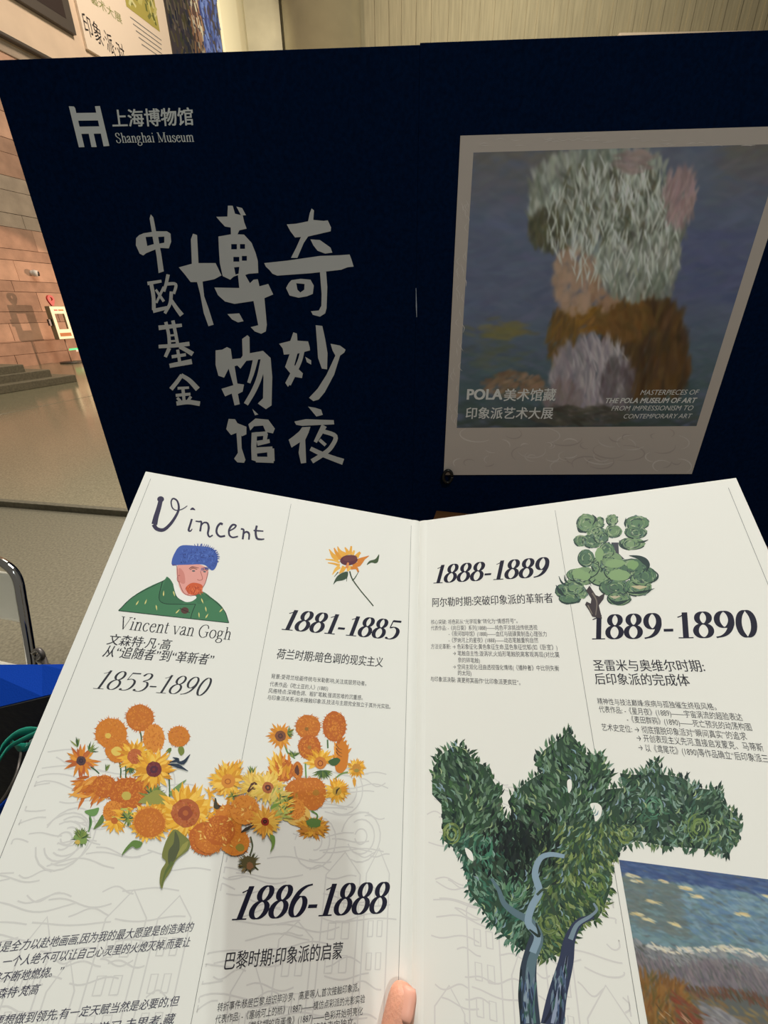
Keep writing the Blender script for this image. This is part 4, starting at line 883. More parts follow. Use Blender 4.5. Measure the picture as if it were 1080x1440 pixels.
# sunflower garland
Y1 = [(236, 180, 62), (228, 164, 48), (242, 196, 84), (214, 148, 44)]; O1 = [(208, 126, 44), (196, 112, 42), (218, 140, 56), (188, 100, 40)]; G1 = [(108, 132, 62), (84, 112, 58), (140, 152, 76), (64, 92, 56)]
def pom(A, x, y, rx, ry, eye=None, rot=0):
    nn = int(26+rx*.35)
    for k in range(nn):
        a_ = 2*math.pi*k/nn+rr_.uniform(-.1, .1); A.leaf(x+rx*.8*math.cos(a_), y+ry*.8*math.sin(a_), a_+rr_.uniform(-.5, .5), rx*rr_.uniform(.22, .42), 7, rr_.choice(O1))
    A.ell(x, y, rx, ry, rr_.choice(O1), rot, n=36, jag=.03)
    for k in range(int(rx*1.6)):
        a_, q_ = rr_.uniform(0, 6.28), math.sqrt(rr_.random())*.86; c = mix(rr_.choice(O1+[(224, 150, 70), (204, 120, 58), (210, 132, 42)]), (204, 124, 46), .45)
        A.leaf(x+rx*q_*math.cos(a_), y+ry*q_*math.sin(a_), rr_.uniform(0, 6.28), rr_.uniform(8, 20), rr_.uniform(5, 10), c, 6)
    if eye: A.ell(x+eye[0], y+eye[1], eye[2], eye[2]*.9, eye[3], n=14, jag=.08)
def sun(A, x, y, rp_, rc, disc=(150, 84, 48), petals=Y1, sq=1, np_=34, core=None, open_=None):
    for ly in (0, 1):
        for k in range(np_):
            a_ = 2*math.pi*(k+ly*.5)/np_+rr_.uniform(-.08, .08)
            if open_ and not (open_[0] < math.degrees(a_) % 360 < open_[1]): continue
            L_ = rp_*(1-.22*ly)*rr_.uniform(.82, 1.12)-rc*.7
            A.leaf(x+rc*.7*math.cos(a_), y+rc*.7*sq*math.sin(a_), math.atan2(math.sin(a_)*sq, math.cos(a_))+rr_.uniform(-.25, .25), L_*(1 if sq == 1 else .7+.3*abs(math.cos(a_))), rp_*.20, rr_.choice(petals), 7, rr_.uniform(-.15, .15))
    A.ell(x, y, rc, rc*sq, disc, n=22, jag=.05)
    for k in range(int(rc*1.2)):
        a_, q_ = rr_.uniform(0, 6.28), math.sqrt(rr_.random())*.85; A.leaf(x+rc*q_*math.cos(a_), y+rc*sq*q_*math.sin(a_), rr_.uniform(0, 6.28), rc*.22, rc*.12, disc, 22)
    if core: A.ell(x, y, rc*.5, rc*.5*sq, core, n=14, jag=.1); A.ell(x, y, rc*.2, rc*.2*sq, disc, n=10)
def greens(A, x, y, n, ln, a0=0, a1=6.28):
    for k in range(n): A.leaf(x, y, rr_.uniform(a0, a1), ln*rr_.uniform(.6, 1.1), ln*.14, rr_.choice(G1), 6, rr_.uniform(-.2, .2))
A = aL((60, 1000, 4.154))
for x0, y0, x1, y1 in ((570, 120, 575, 190), (450, 300, 455, 390), (480, 300, 485, 390), (735, 360, 740, 540), (280, 325, 330, 365), (275, 620, 270, 700)): A.stroke([(x0, y0), ((x0+x1)/2+4, (y0+y1)/2), (x1, y1)], 9, (70, 98, 62), 8)
pom(A, 568, 40, 80, 78); pom(A, 400, 130, 92, 88, (-18, 14, 18, (222, 186, 84))); pom(A, 440, 225, 74, 76, (-8, 10, 30, (226, 196, 96)))
pom(A, 650, 160, 62, 84); pom(A, 795, 148, 62, 60)
for a_ in range(3): A.leaf(750, 215, 1.9+a_*.3, 40, 14, (104, 124, 56))
A.smooth([(795, 210), (820, 210), (828, 240), (808, 260), (792, 235)], (120, 134, 62))
sun(A, 540, 265, 105, 45, (190, 104, 58)); greens(A, 510, 330, 22, 46, .3, 2.6)
sun(A, 225, 290, 110, 28, (84, 62, 66), [(222, 148, 56), (214, 132, 50), (190, 104, 52)], np_=14, core=(60, 48, 60)); greens(A, 270, 235, 16, 60, -1.7, .2)
greens(A, 205, 210, 8, 60, -2.6, -1.2)
for k in range(60): A.leaf(rr_.uniform(230, 400), rr_.uniform(380, 500), 2.7+rr_.uniform(-.5, .5), rr_.uniform(60, 120), 20, rr_.choice(O1+[(226, 160, 70)]), 6, rr_.uniform(-.2, .2))
pom(A, 360, 440, 70, 66); greens(A, 370, 350, 14, 46, -2.0, -.8)
pom(A, 500, 480, 110, 92, (-10, 15, 28, (196, 176, 84)))
pom(A, 610, 420, 60, 60); pom(A, 410, 590, 56, 66)
for k in range(60): A.leaf(rr_.uniform(450, 680), rr_.uniform(560, 640), rr_.uniform(-3.4, -2.4)+rr_.choice([0, 3.1]), rr_.uniform(30, 70), 12, rr_.choice(Y1+[(188, 186, 84), (150, 164, 76)]), 6)
sun(A, 420, 640, 85, 20, (190, 104, 44), np_=22, open_=(10, 170))
greens(A, 640, 500, 30, 80, -3.0, 0); greens(A, 500, 625, 24, 60)
A.smooth([(650, 465), (700, 470), (740, 520), (700, 560), (600, 540), (560, 530)], (150, 150, 74)); A.smooth([(840, 400), (810, 440), (780, 500), (740, 480), (790, 430)], (120, 150, 88))
sun(A, 650, 340, 125, 46, (116, 52, 54), core=(84, 44, 60), np_=40)
for pts in ([(730, 310), (790, 320), (850, 350)], [(770, 290), (820, 300), (862, 252)], [(740, 300), (790, 285), (760, 270)]): A.stroke(pts, 4, (40, 56, 74), 3, wm=24)
sun(A, 835, 595, 178, 84, (180, 100, 54), np_=54, core=(150, 74, 48))
for k in range(40): A.leaf(rr_.uniform(960, 1150), rr_.uniform(430, 640), rr_.uniform(-2.5, .5), rr_.uniform(50, 90), 18, rr_.choice(Y1), 7)
sun(A, 625, 650, 120, 92, (222, 148, 58), np_=44); pom(A, 625, 650, 88, 84)
sun(A, 1075, 405, 100, 36, (204, 128, 50), np_=26); greens(A, 1110, 350, 10, 60, -1.6, -.4)
for p_ in ((900, 660), (930, 690), (1010, 545), (1022, 560)): A.stroke([p_, (p_[0]+30, p_[1]+14), (p_[0]+44, p_[1]+28)], 6, (66, 44, 34), 4, wm=16)
pom(A, 950, 745, 96, 96, None); pom(A, 1060, 700, 90, 90)
A.smooth([(770, 690), (820, 720), (860, 760), (850, 810), (780, 870), (745, 940), (712, 990), (698, 1036), (684, 1000), (692, 930), (720, 880), (698, 850), (706, 800), (730, 740)], (122, 126, 66))
A.smooth([(775, 700), (800, 760), (790, 840), (740, 900), (735, 820), (765, 770)], (86, 92, 62)); A.stroke([(760, 880), (720, 940), (695, 1020)], 22, (92, 108, 58), 4)
A.leaf(850, 760, 2.2, 120, 30, (150, 148, 76))
A.smooth([(580, 765), (575, 790), (548, 802), (525, 790), (495, 812), (462, 842), (485, 800), (530, 755)], (100, 132, 66)); greens(A, 225, 735, 60, 62); A.ell(225, 740, 40, 36, (128, 156, 84), n=16, jag=.2); greens(A, 225, 745, 40, 58, -2.6, -.4); A.ell(205, 765, 16, 12, (204, 176, 88), jag=.2)
A.stroke([(275, 610), (285, 650), (268, 705)], 9, (96, 140, 80), 8); A.smooth([(245, 585), (300, 570), (330, 565), (315, 605), (280, 612)], (108, 150, 84)); A.smooth([(350, 605), (355, 650), (298, 690), (325, 640)], (96, 124, 62))
A.crop = (280, 980, 4.154)
for k in range(14): A.leaf(210+rr_.uniform(-60, 40), 400+rr_.uniform(0, 60), rr_.uniform(-2.2, -.6), 50, 14, rr_.choice(Y1), 6)
A.stroke([(500, 280), (520, 330), (560, 360)], 10, (110, 144, 84), 8); A.stroke([(620, 380), (625, 480)], 9, (110, 148, 84)); A.stroke([(750, 250), (752, 300)], 9, (80, 110, 64)); A.stroke([(870, 440), (830, 450), (790, 480)], 12, (120, 148, 80), 8)
pom(A, 636, 175, 72, 70, (-8, 12, 12, (150, 106, 44))); pom(A, 790, 172, 68, 88); pom(A, 645, 295, 66, 72, (0, 0, 12, (170, 122, 50)))
sun(A, 475, 228, 86, 32, (128, 80, 56), [(226, 156, 54), (216, 140, 48)], np_=18, core=(86, 56, 54)); greens(A, 515, 210, 22, 44, -1.3, 1.2)
for k in range(60): A.leaf(rr_.uniform(800, 850), rr_.uniform(270, 430), rr_.uniform(-2.2, -.8), 60, 22, rr_.choice(O1+[(226, 150, 56)]), 6)
A.smooth([(840, 255), (870, 300), (865, 400), (830, 445), (795, 420), (810, 330), (820, 270)], (208, 126, 44)); [A.stroke([(800, 280+20*k), (815, 300+20*k), (835, 310+20*k)], 5, (80, 50, 40), 2) for k in range(3)]
greens(A, 720, 430, 60, 62, .1, 3.0); sun(A, 708, 385, 96, 36, (206, 130, 50), np_=28, core=(150, 76, 42), open_=(150, 400 - 1)); A.ell(708, 388, 34, 34, (206, 128, 56)); A.ring(708, 388, 14, 15, (140, 66, 42), 5)
A.smooth([(755, 375), (800, 355), (825, 370), (800, 400), (770, 398)], (66, 96, 56))
greens(A, 550, 350, 20, 50, -2.6, -.4); pom(A, 490, 430, 66, 66)
for k in range(40): A.leaf(470+rr_.uniform(-40, 60), 420+rr_.uniform(-40, 60), rr_.uniform(-2.6, -.8), rr_.uniform(50, 90), 18, rr_.choice(Y1+O1), 6)
pom(A, 575, 430, 30, 52); A.ell(572, 428, 13, 30, (96, 60, 48), n=12, jag=.2)
sun(A, 920, 415, 62, 26, (200, 140, 60), np_=26); A.ell(920, 430, 14, 11, (160, 140, 70)); A.leaf(905, 470, 1.5, 60, 22, (222, 160, 60))
pom(A, 600, 560, 100, 86, (-15, 15, 24, (176, 126, 44))); pom(A, 660, 565, 82, 96, (22, -5, 20, (176, 122, 44)))
A.smooth([(500, 640), (600, 630), (650, 680), (620, 735), (545, 748), (500, 700)], (228, 186, 96)); pom(A, 560, 655, 58, 62)
sun(A, 805, 550, 80, 26, (190, 150, 56), np_=34); A.stroke([(800, 568), (806, 545), (822, 530)], 5, (60, 44, 36), 3, wm=11)
sun(A, 170, 490, 118, 40, (216, 142, 56), np_=28, open_=(150, 359)); A.ell(170, 495, 40, 38, (214, 140, 56), jag=.05); A.ring(168, 494, 16, 14, (176, 98, 44), 6)
greens(A, 305, 450, 12, 56, -2.2, -.8); greens(A, 195, 580, 12, 40)
sun(A, 320, 520, 100, 22, (86, 54, 40), [(234, 200, 96), (226, 184, 80), (216, 176, 84)], np_=34); A.stroke([(285, 555), (312, 520), (342, 490)], 14, (84, 50, 42), 12, wm=26); A.stroke([(300, 535), (325, 508)], 6, (208, 170, 96))
sun(A, 402, 530, 105, 34, (176, 104, 62), [(234, 200, 96), (226, 184, 80), (240, 206, 110)], np_=38, core=(92, 50, 44))
for k in range(70): A.leaf(rr_.uniform(420, 500), rr_.uniform(560, 720), rr_.uniform(-1.6, .3), rr_.uniform(50, 80), 14, rr_.choice([(214, 196, 104), (188, 184, 92), (160, 170, 84), (226, 200, 110)]), 7)
pom(A, 170, 720, 82, 92, (10, 0, 16, (170, 140, 60))); pom(A, 265, 660, 84, 86, (0, 0, 16, (196, 120, 50))); pom(A, 210, 850, 84, 76, (30, 30, 26, (146, 132, 52))); pom(A, 60, 830, 84, 84, (10, -40, 14, (176, 110, 50))); pom(A, 120, 780, 90, 88, None)
for k in range(26): A.leaf(rr_.uniform(0, 300), rr_.uniform(640, 900), rr_.uniform(0, 6.28), 26, 10, (230, 184, 96), 8)
sun(A, 385, 728, 100, 24, (142, 44, 32), [(222, 160, 62), (226, 180, 76), (206, 140, 50)], np_=36, core=(50, 30, 26))
A.smooth([(412, 810), (440, 812), (442, 860), (415, 905), (425, 860)], (110, 140, 66)); A.smooth([(430, 630), (470, 618), (450, 640), (415, 655)], (120, 150, 66)); A.stroke([(245, 790), (280, 770), (320, 745)], 5, (60, 52, 42), 3, wm=22)
A.stroke([(300, 815), (312, 870), (296, 925)], 9, (82, 88, 58), 8); greens(A, 290, 960, 0, 1)
for k in range(34): a_ = rr_.uniform(0, 6.28); A.leaf(292+30*math.cos(a_), 970+30*math.sin(a_), a_+rr_.uniform(-.6, .6), 42, 7, rr_.choice([(96, 88, 52), (66, 70, 42), (120, 104, 60)]), 6)
A.ell(292, 970, 44, 42, (86, 78, 46), n=18, jag=.1); A.ell(296, 985, 20, 22, (132, 92, 60), jag=.2)
A.stroke([(655, 665), (690, 690), (680, 735)], 9, (96, 132, 66), 8); sun(A, 665, 765, 105, 36, (196, 140, 50), [(206, 142, 48), (220, 160, 56), (188, 124, 46)], sq=.62, np_=38); greens(A, 665, 735, 46, 40, -.6, 3.6); A.ell(668, 735, 44, 26, (92, 124, 62), jag=.15)
for k in range(30): A.leaf(500+rr_.uniform(-40, 40), 780+rr_.uniform(-200, -100), rr_.uniform(-2.6, 0), 40, 9, rr_.choice(G1+Y1), 6)
A.stroke([(95, 590), (100, 640), (120, 650)], 6, (70, 66, 46), 4, wm=30)
fin(A, 'sunflower_garland_print', pgL)
# small tree
A = aR((770, 700, 6.353)); TG_ = [(96, 128, 96), (112, 142, 104), (84, 114, 90), (124, 152, 112)]; TD = (46, 64, 62)
A.poly([(570, 400), (632, 400), (638, 500), (690, 550), (600, 548), (572, 480)], (70, 72, 80))
BL = [(350, 228, 92, 84), (470, 220, 34, 50), (430, 300, 80, 60), (576, 200, 52, 50), (590, 300, 76, 58), (800, 225, 110, 64), (790, 310, 100, 58), (755, 410, 120, 56), (300, 385, 64, 52), (400, 385, 92, 66), (480, 350, 70, 60), (345, 540, 76, 78), (450, 600, 60, 70), (530, 470, 70, 70), (560, 570, 110, 90), (330, 700, 110, 80), (250, 690, 80, 56), (480, 700, 120, 90), (640, 650, 140, 100), (760, 620, 120, 80), (850, 700, 120, 90), (800, 800, 130, 80), (600, 800, 140, 80), (640, 900, 110, 62), (230, 800, 100, 70), (130, 830, 60, 60), (200, 900, 100, 50), (300, 850, 60, 50)]
for (x, y, a_, b_) in BL: A.ell(x, y, a_, b_, rr_.choice(TG_), n=26, jag=.05)
for (x, y, a_, b_) in BL:
    for k in range(9):
        q_ = rr_.uniform(.3, .92); s0 = rr_.uniform(0, 360); A.ring(x, y, a_*q_, b_*q_, rr_.choice([(70, 96, 78), (140, 164, 124), (60, 84, 76), (104, 136, 98), (156, 172, 136), (84, 96, 92)]), 12, a0=s0, a1=s0+rr_.uniform(50, 130), n=8, w1=3)
    A.ring(x, y, a_*.97, b_*.97, TD, 14, a0=rr_.uniform(90, 130), a1=rr_.uniform(200, 260), n=10, w1=4); A.ring(x, y, a_*.95, b_*.95, TD, 12, a0=rr_.uniform(0, 40), a1=rr_.uniform(60, 110), n=8, w1=3)
for k in range(520):
    (x, y, a_, b_) = rr_.choice(BL); q_ = math.sqrt(rr_.random())*.95; t_ = rr_.uniform(0, 6.28); px2, py2 = x+a_*q_*math.cos(t_), y+b_*q_*math.sin(t_); an = t_+1.57+rr_.uniform(-.4, .4); L_ = rr_.uniform(18, 46)
    A.stroke([(px2-L_*.5*math.cos(an), py2-L_*.5*math.sin(an)), (px2+8*math.cos(t_), py2+8*math.sin(t_)), (px2+L_*.5*math.cos(an), py2+L_*.5*math.sin(an))], 3, rr_.choice([(84, 112, 88), (128, 154, 116), (104, 134, 100), (70, 92, 84), (150, 168, 136), (96, 122, 110), (58, 80, 74), (118, 146, 104)]), 2, wm=rr_.uniform(8, 16), sub=3, j=6)
for pts, w_ in (([(730, 515), (830, 540), (895, 600), (880, 665)], 60), ([(690, 840), (780, 850), (880, 835), (955, 810)], 26), ([(530, 880), (600, 940), (680, 930), (735, 905)], 34), ([(880, 770), (960, 740), (985, 690), (940, 640)], 20), ([(75, 780), (110, 840), (160, 880)], 40), ([(100, 910), (170, 945), (270, 930)], 18), ([(100, 700), (130, 760), (190, 790)], 18), ([(150, 690), (160, 740), (190, 765)], 20), ([(640, 380), (670, 440), (730, 465)], 22), ([(800, 395), (850, 395), (900, 375)], 20), ([(260, 250), (285, 300), (340, 310)], 18), ([(400, 150), (430, 190), (400, 250)], 24), ([(700, 180), (690, 230), (700, 270)], 16), ([(360, 560), (460, 610), (440, 680), (370, 730), (390, 790)], 10)):
    A.stroke(pts, 4, TD, 3, wm=w_)
A.stroke([(750, 790), (820, 800), (890, 795)], 5, (190, 182, 146), 4, wm=36); A.stroke([(560, 880), (600, 890), (650, 880)], 5, (186, 180, 150), 4, wm=26)
for (x, y, a_, b_) in ((460, 510, 40, 60), (600, 590, 90, 40), (330, 700, 60, 40), (280, 680, 60, 50), (640, 690, 100, 50), (760, 600, 50, 40)): A.ell(x, y, a_, b_, rr_.choice([(126, 160, 108), (134, 164, 116)]), n=16, jag=.12)
A.poly([(375, 785), (430, 870), (460, 882), (512, 850), (500, 905), (458, 962), (487, 1080), (400, 1062), (372, 1010), (335, 955), (348, 928), (385, 945), (392, 905), (345, 830)], (64, 58, 60))
A.stroke([(400, 850), (440, 930), (430, 1050)], 14, (118, 110, 100), 8); A.stroke([(360, 960), (400, 1040)], 10, (130, 122, 108), 6)
fin(A, 'small_tree_print', pgR)
# large tree
A = aR((580, 1020, 2.16))
poly = [(60, 150), (80, 95), (130, 60), (165, 75), (185, 110), (215, 120), (262, 195), (272, 275), (300, 290), (298, 215), (350, 170), (400, 140), (370, 120), (400, 75), (440, 45), (475, 20), (498, 45), (520, 90), (570, 90), (603, 150), (585, 195), (640, 190), (630, 145), (665, 150), (700, 150), (740, 105), (765, 150), (800, 155), (830, 165), (860, 190), (900, 195), (935, 195), (940, 235), (995, 285), (993, 340), (950, 390), (880, 375), (760, 365), (680, 350), (630, 375), (605, 420), (600, 500), (580, 560), (560, 590), (520, 600), (490, 640), (450, 690), (400, 715), (380, 690), (330, 680), (300, 660), (240, 600), (170, 500), (160, 400), (95, 350), (88, 240), (60, 210)]
A.poly(poly, (52, 74, 58))
def inside(x, y, P=poly):
    c = False; n = len(P)
    for i in range(n):
        (x0, y0), (x1, y1) = P[i], P[(i+1) % n]
        if (y0 > y) != (y1 > y) and x < (x1-x0)*(y-y0)/(y1-y0)+x0: c = not c
    return c
def tcol(x, y):
    dk = math.exp(-((x-330)**2+(y-380)**2)/9000)
    if rr_.random() < dk: return rr_.choice([(28, 36, 34), (36, 48, 40), (46, 60, 48)])
    if y > 330 and x < 330: return rr_.choice([(62, 110, 90), (50, 92, 74), (84, 128, 104), (40, 66, 56), (110, 142, 122)])
    if y > 300 and 380 < x < 620: return rr_.choice([(86, 110, 62), (104, 124, 74), (66, 92, 58), (124, 140, 84), (48, 70, 52), (70, 100, 80)])
    if x > 620: return rr_.choice([(60, 88, 66), (44, 66, 56), (86, 112, 84), (38, 54, 50), (72, 104, 84), (104, 128, 84) if y > 270 else (60, 92, 74), (120, 146, 130)])
    return rr_.choice([(52, 80, 56), (70, 100, 66), (40, 60, 48), (92, 122, 92), (36, 52, 48), (112, 140, 118), (60, 92, 62)])
cnt = 0
while cnt < 2900:
    x, y = rr_.uniform(50, 1000), rr_.uniform(20, 720)
    if not inside(x, y): continue
    cnt += 1; an = -math.pi/2+.7*math.sin(x*.02+y*.013)+rr_.uniform(-.4, .4)
    if x > 640: an = -math.pi/2+.9*math.sin(x*.03)+rr_.uniform(-.7, .7)
    ln_ = rr_.uniform(14, 34); c_ = tcol(x, y); c_ = mix(c_, (20, 30, 30), .35) if rr_.random() < .3 else (mix(c_, (150, 172, 140), .35) if rr_.random() < .25 else c_); bd = rr_.choice([-1, 1])*rr_.uniform(.15, .6); ca_, sa_ = math.cos(an), math.sin(an)
    A.stroke([(x-ln_*.5*ca_, y-ln_*.5*sa_), (x-ln_*bd*.4*sa_, y+ln_*bd*.4*ca_), (x+ln_*.5*ca_, y+ln_*.5*sa_)], rr_.uniform(2, 4), c_, 1, wm=rr_.uniform(5, 11), sub=3, j=7)
n_ = len(poly)
for i in range(n_):   # ragged outline
    (x0, y0), (x1, y1) = poly[i], poly[(i+1) % n_]; L_ = math.hypot(x1-x0, y1-y0)
    for k in range(int(L_/7)):
        t_ = rr_.random(); x, y = x0+(x1-x0)*t_, y0+(y1-y0)*t_; out = math.atan2(-(x1-x0), (y1-y0)); an = out*.35+(-math.pi/2)*.65 if y < 330 else rr_.uniform(1.0, 2.3)
        if y > 480: an = rr_.uniform(0, 1.2) if x > 420 else rr_.uniform(1.5, 2.6)
        A.leaf(x, y, an+rr_.uniform(-.4, .4), rr_.uniform(10, 30), rr_.uniform(6, 11), tcol(x, y), 6, rr_.uniform(-.4, .4))
PGc = (228, 229, 218)
A.smooth([(540, 240), (560, 236), (575, 250), (572, 275), (556, 292), (550, 265)], PGc); A.smooth([(470, 170), (482, 165), (484, 190), (474, 205)], PGc); A.smooth([(160, 372), (180, 385), (185, 412), (168, 400)], PGc)
for (x, y, r_, c_) in ((560, 490, 34, (104, 130, 74)), (415, 600, 32, (104, 124, 70)), (730, 250, 30, (86, 134, 106)), (310, 495, 38, (80, 122, 92)), (215, 370, 34, (70, 124, 98)), (120, 330, 30, (128, 146, 80)), (870, 310, 36, (110, 134, 76)), (650, 330, 26, (120, 140, 80))):
    for k in range(16):
        q_ = rr_.uniform(.2, 1); s0 = rr_.uniform(0, 360); A.ring(x, y, r_*q_, r_*1.2*q_, mix(c_, rr_.choice([(40, 60, 50), (150, 170, 130), c_, c_]), .35), rr_.uniform(4, 8), a0=s0, a1=s0+rr_.uniform(60, 150), n=7, w1=2)
for k in range(110):   # dark gaps between the leaf masses
    x, y = rr_.gauss(330, 48), rr_.gauss(375, 50)
    if inside(x, y): A.stroke([(x, y), (x+rr_.uniform(-8, 8), y-14), (x+rr_.uniform(-4, 12), y-30)], 3, rr_.choice([(26, 34, 34), (34, 44, 42)]), 1, wm=11, sub=3, j=5)
for k in range(420):   # pale strokes on top
    x, y = rr_.uniform(60, 990), rr_.uniform(60, 640)
    if inside(x, y) and abs(x-330)+abs(y-375) > 90:
        an = -1.57+.7*math.sin(x*.02+y*.013)+rr_.uniform(-.4, .4); A.stroke([(x, y), (x+9*math.cos(an+.4), y+9*math.sin(an+.4)), (x+20*math.cos(an), y+20*math.sin(an))], 2, rr_.choice([(132, 160, 146), (116, 150, 130), (148, 166, 120), (126, 150, 160)]), 1, wm=5, sub=3, j=8)
# trunks
for pts, w0, wm, w1, c in (([(358, 910), (352, 820), (352, 740), (368, 660), (380, 620)], 62, 50, 20, (54, 66, 78)), ([(425, 910), (440, 820), (466, 720), (478, 650), (505, 600), (550, 580)], 72, 40, 14, (54, 62, 84)),
        ([(355, 800), (362, 720), (385, 650), (362, 600), (310, 568), (278, 540), (262, 500), (240, 465)], 30, 22, 8, (92, 116, 124)), ([(365, 690), (380, 640), (352, 600), (362, 552), (385, 505), (372, 450), (388, 405), (420, 392), (462, 398)], 22, 22, 12, (134, 158, 172)),
        ([(350, 905), (345, 830), (350, 770)], 10, 16, 6, (132, 150, 160)), ([(372, 905), (366, 840), (376, 780)], 8, 10, 4, (84, 120, 112)), ([(425, 905), (440, 840), (458, 770), (470, 700)], 10, 18, 6, (140, 152, 172)), ([(400, 905), (424, 860), (436, 800)], 6, 12, 4, (36, 42, 58)),
        ([(480, 650), (500, 606), (540, 580), (560, 560), (550, 540)], 16, 10, 6, (120, 140, 150)), ([(355, 620), (385, 640), (375, 600)], 5, 10, 4, (44, 56, 52)), ([(378, 515), (400, 500), (420, 540), (450, 600)], 8, 8, 5, (60, 76, 60)), ([(330, 740), (326, 820), (332, 905)], 6, 10, 8, (34, 44, 50)), ([(470, 700), (455, 800), (448, 905)], 5, 8, 6, (34, 40, 54))):
    A.stroke(pts, w0, c, w1, wm=wm)
for k in range(70):
    x = rr_.choice([rr_.uniform(330, 375), rr_.uniform(425, 465)]); y = rr_.uniform(720, 890); A.leaf(x, y, 1.6+rr_.uniform(-.2, .2), rr_.uniform(20, 50), 6, rr_.choice([(44, 58, 80), (84, 104, 130), (110, 130, 140), (60, 90, 84)]), 6)
A.build_ = None
o = A.build('large_tree_print', M['ink'], None); o.parent = pgR; o.location = -Vector(bro.location)
# landscape print at the lower right corner of the page
(lu0, lv0), (lu1, _), (_, lvb) = SR.uv(870.3, 1209), SR.uv(1080, 1253.5), (0, -.352)
lu1 = WR-.010; lc = Canvas(480, 540, (92, 96, 92)); LWd, LHt = lu1-lu0, lv0-lvb; rl = rp
def lput(n, s0, s1, t0, t1, cols, ang, sp, ln, wd, al=.6, j=8, f_=None):
    """paint marks between fractions of the part of the print in view"""
    for k in range(int(n*1.6)):
        s_, t_ = rp.uniform(s0, s1), rp.uniform(t0, t1); t_ += f_(s_) if f_ else 0
        lc.dab(s_*.0665/LWd*480, t_*.0700/LHt*540, ang+rp.uniform(-sp, sp), 1.15*ln*rp.uniform(.6, 1.4), wd*rp.uniform(.7, 1.3), jit(rp.choice(cols), j), al)
S1 = 1.9
lput(900, 0, S1, -.02, .12, [(70, 92, 132), (62, 82, 122), (84, 106, 142)], .15, .3, 16, 5)
lput(1500, 0, S1, .10, .48, [(106, 134, 142), (120, 150, 156), (96, 122, 134), (112, 140, 140)], .1, .5, 15, 6)
lput(260, .4, 1.2, .1, .40, [(132, 160, 172), (96, 128, 158)], .3, .6, 14, 5, .5); lput(260, 0, .4, .1, .4, [(100, 114, 112), (112, 122, 116)], .1, .4, 14, 5, .5)
for (a_, b_, n_) in ((.08, .09, 8), (.10, .12, 6), (.45, .12, 10), (.52, .16, 8), (.20, .23, 7), (.30, .10, 5), (.78, .22, 9), (1.0, .10, 7), (.32, .34, 8), (.06, .32, 6), (.14, .34, 6)):
    lput(n_, a_-.035, a_+.035, b_-.008, b_+.008, [(214, 204, 158), (200, 200, 172), (206, 184, 130)], .15, .2, 11, 3, .7)
fcl = lambda s_: .03*math.sin(s_*7)-.02*s_
lput(500, 0, S1, .46, .54, [(136, 138, 138), (118, 122, 128), (148, 150, 148)], .7, .4, 10, 4, .6, 8, fcl)
lput(170, .1, S1, .45, .48, [(206, 204, 186), (216, 206, 176), (190, 192, 184)], .3, .6, 8, 3.5, .8, 8, fcl)
lput(800, 0, S1, .53, .66, [(120, 114, 118), (104, 98, 104), (132, 124, 124)], 1.3, .3, 12, 4, .6, 8, fcl)
lput(300, .15, S1, .63, .68, [(98, 68, 56), (86, 74, 52), (112, 80, 62)], 1.2, .5, 9, 3.5, .7, 8, lambda s_: fcl(s_)+.06*s_)
lput(1200, 0, S1, .68, 1.6, [(134, 114, 74), (146, 124, 80), (118, 98, 62), (126, 104, 72)], .5, .5, 15, 5, .6, 8, lambda s_: .04*s_)
lput(700, 0, .30, .64, 1.8, [(130, 92, 46), (112, 78, 40), (96, 84, 46), (146, 104, 56)], -1.2, .5, 18, 4.5, .65)
lput(260, .2, .6, .78, 1.05, [(136, 72, 50), (118, 62, 46), (104, 88, 62)], .5, .4, 14, 4.5, .65, 8, lambda s_: (s_-.4)*.35)
lput(240, .38, .72, .76, .92, [(128, 128, 130), (146, 146, 146), (112, 112, 116)], .35, .3, 12, 4.5, .6, 6, lambda s_: (s_-.55)*.25)
lput(500, .55, S1, .95, 1.7, [(92, 88, 98), (70, 66, 76), (138, 140, 148), (112, 110, 118)], .5, .4, 16, 4.5, .6, 8)
lput(120, .08, .40, .8, 1.5, [(196, 176, 140), (70, 62, 40)], .8, .5, 12, 2.5, .6)
o = lc.build('landscape_print', SR, lu0, lu1, lvb, lv0, .00008, (228, 229, 218), s2l((231, 231, 222)), M['ink'], None)
vv_ = [v.co.copy() for v in o.data.vertices]
o.parent = pgR; o.location = -Vector(bro.location)

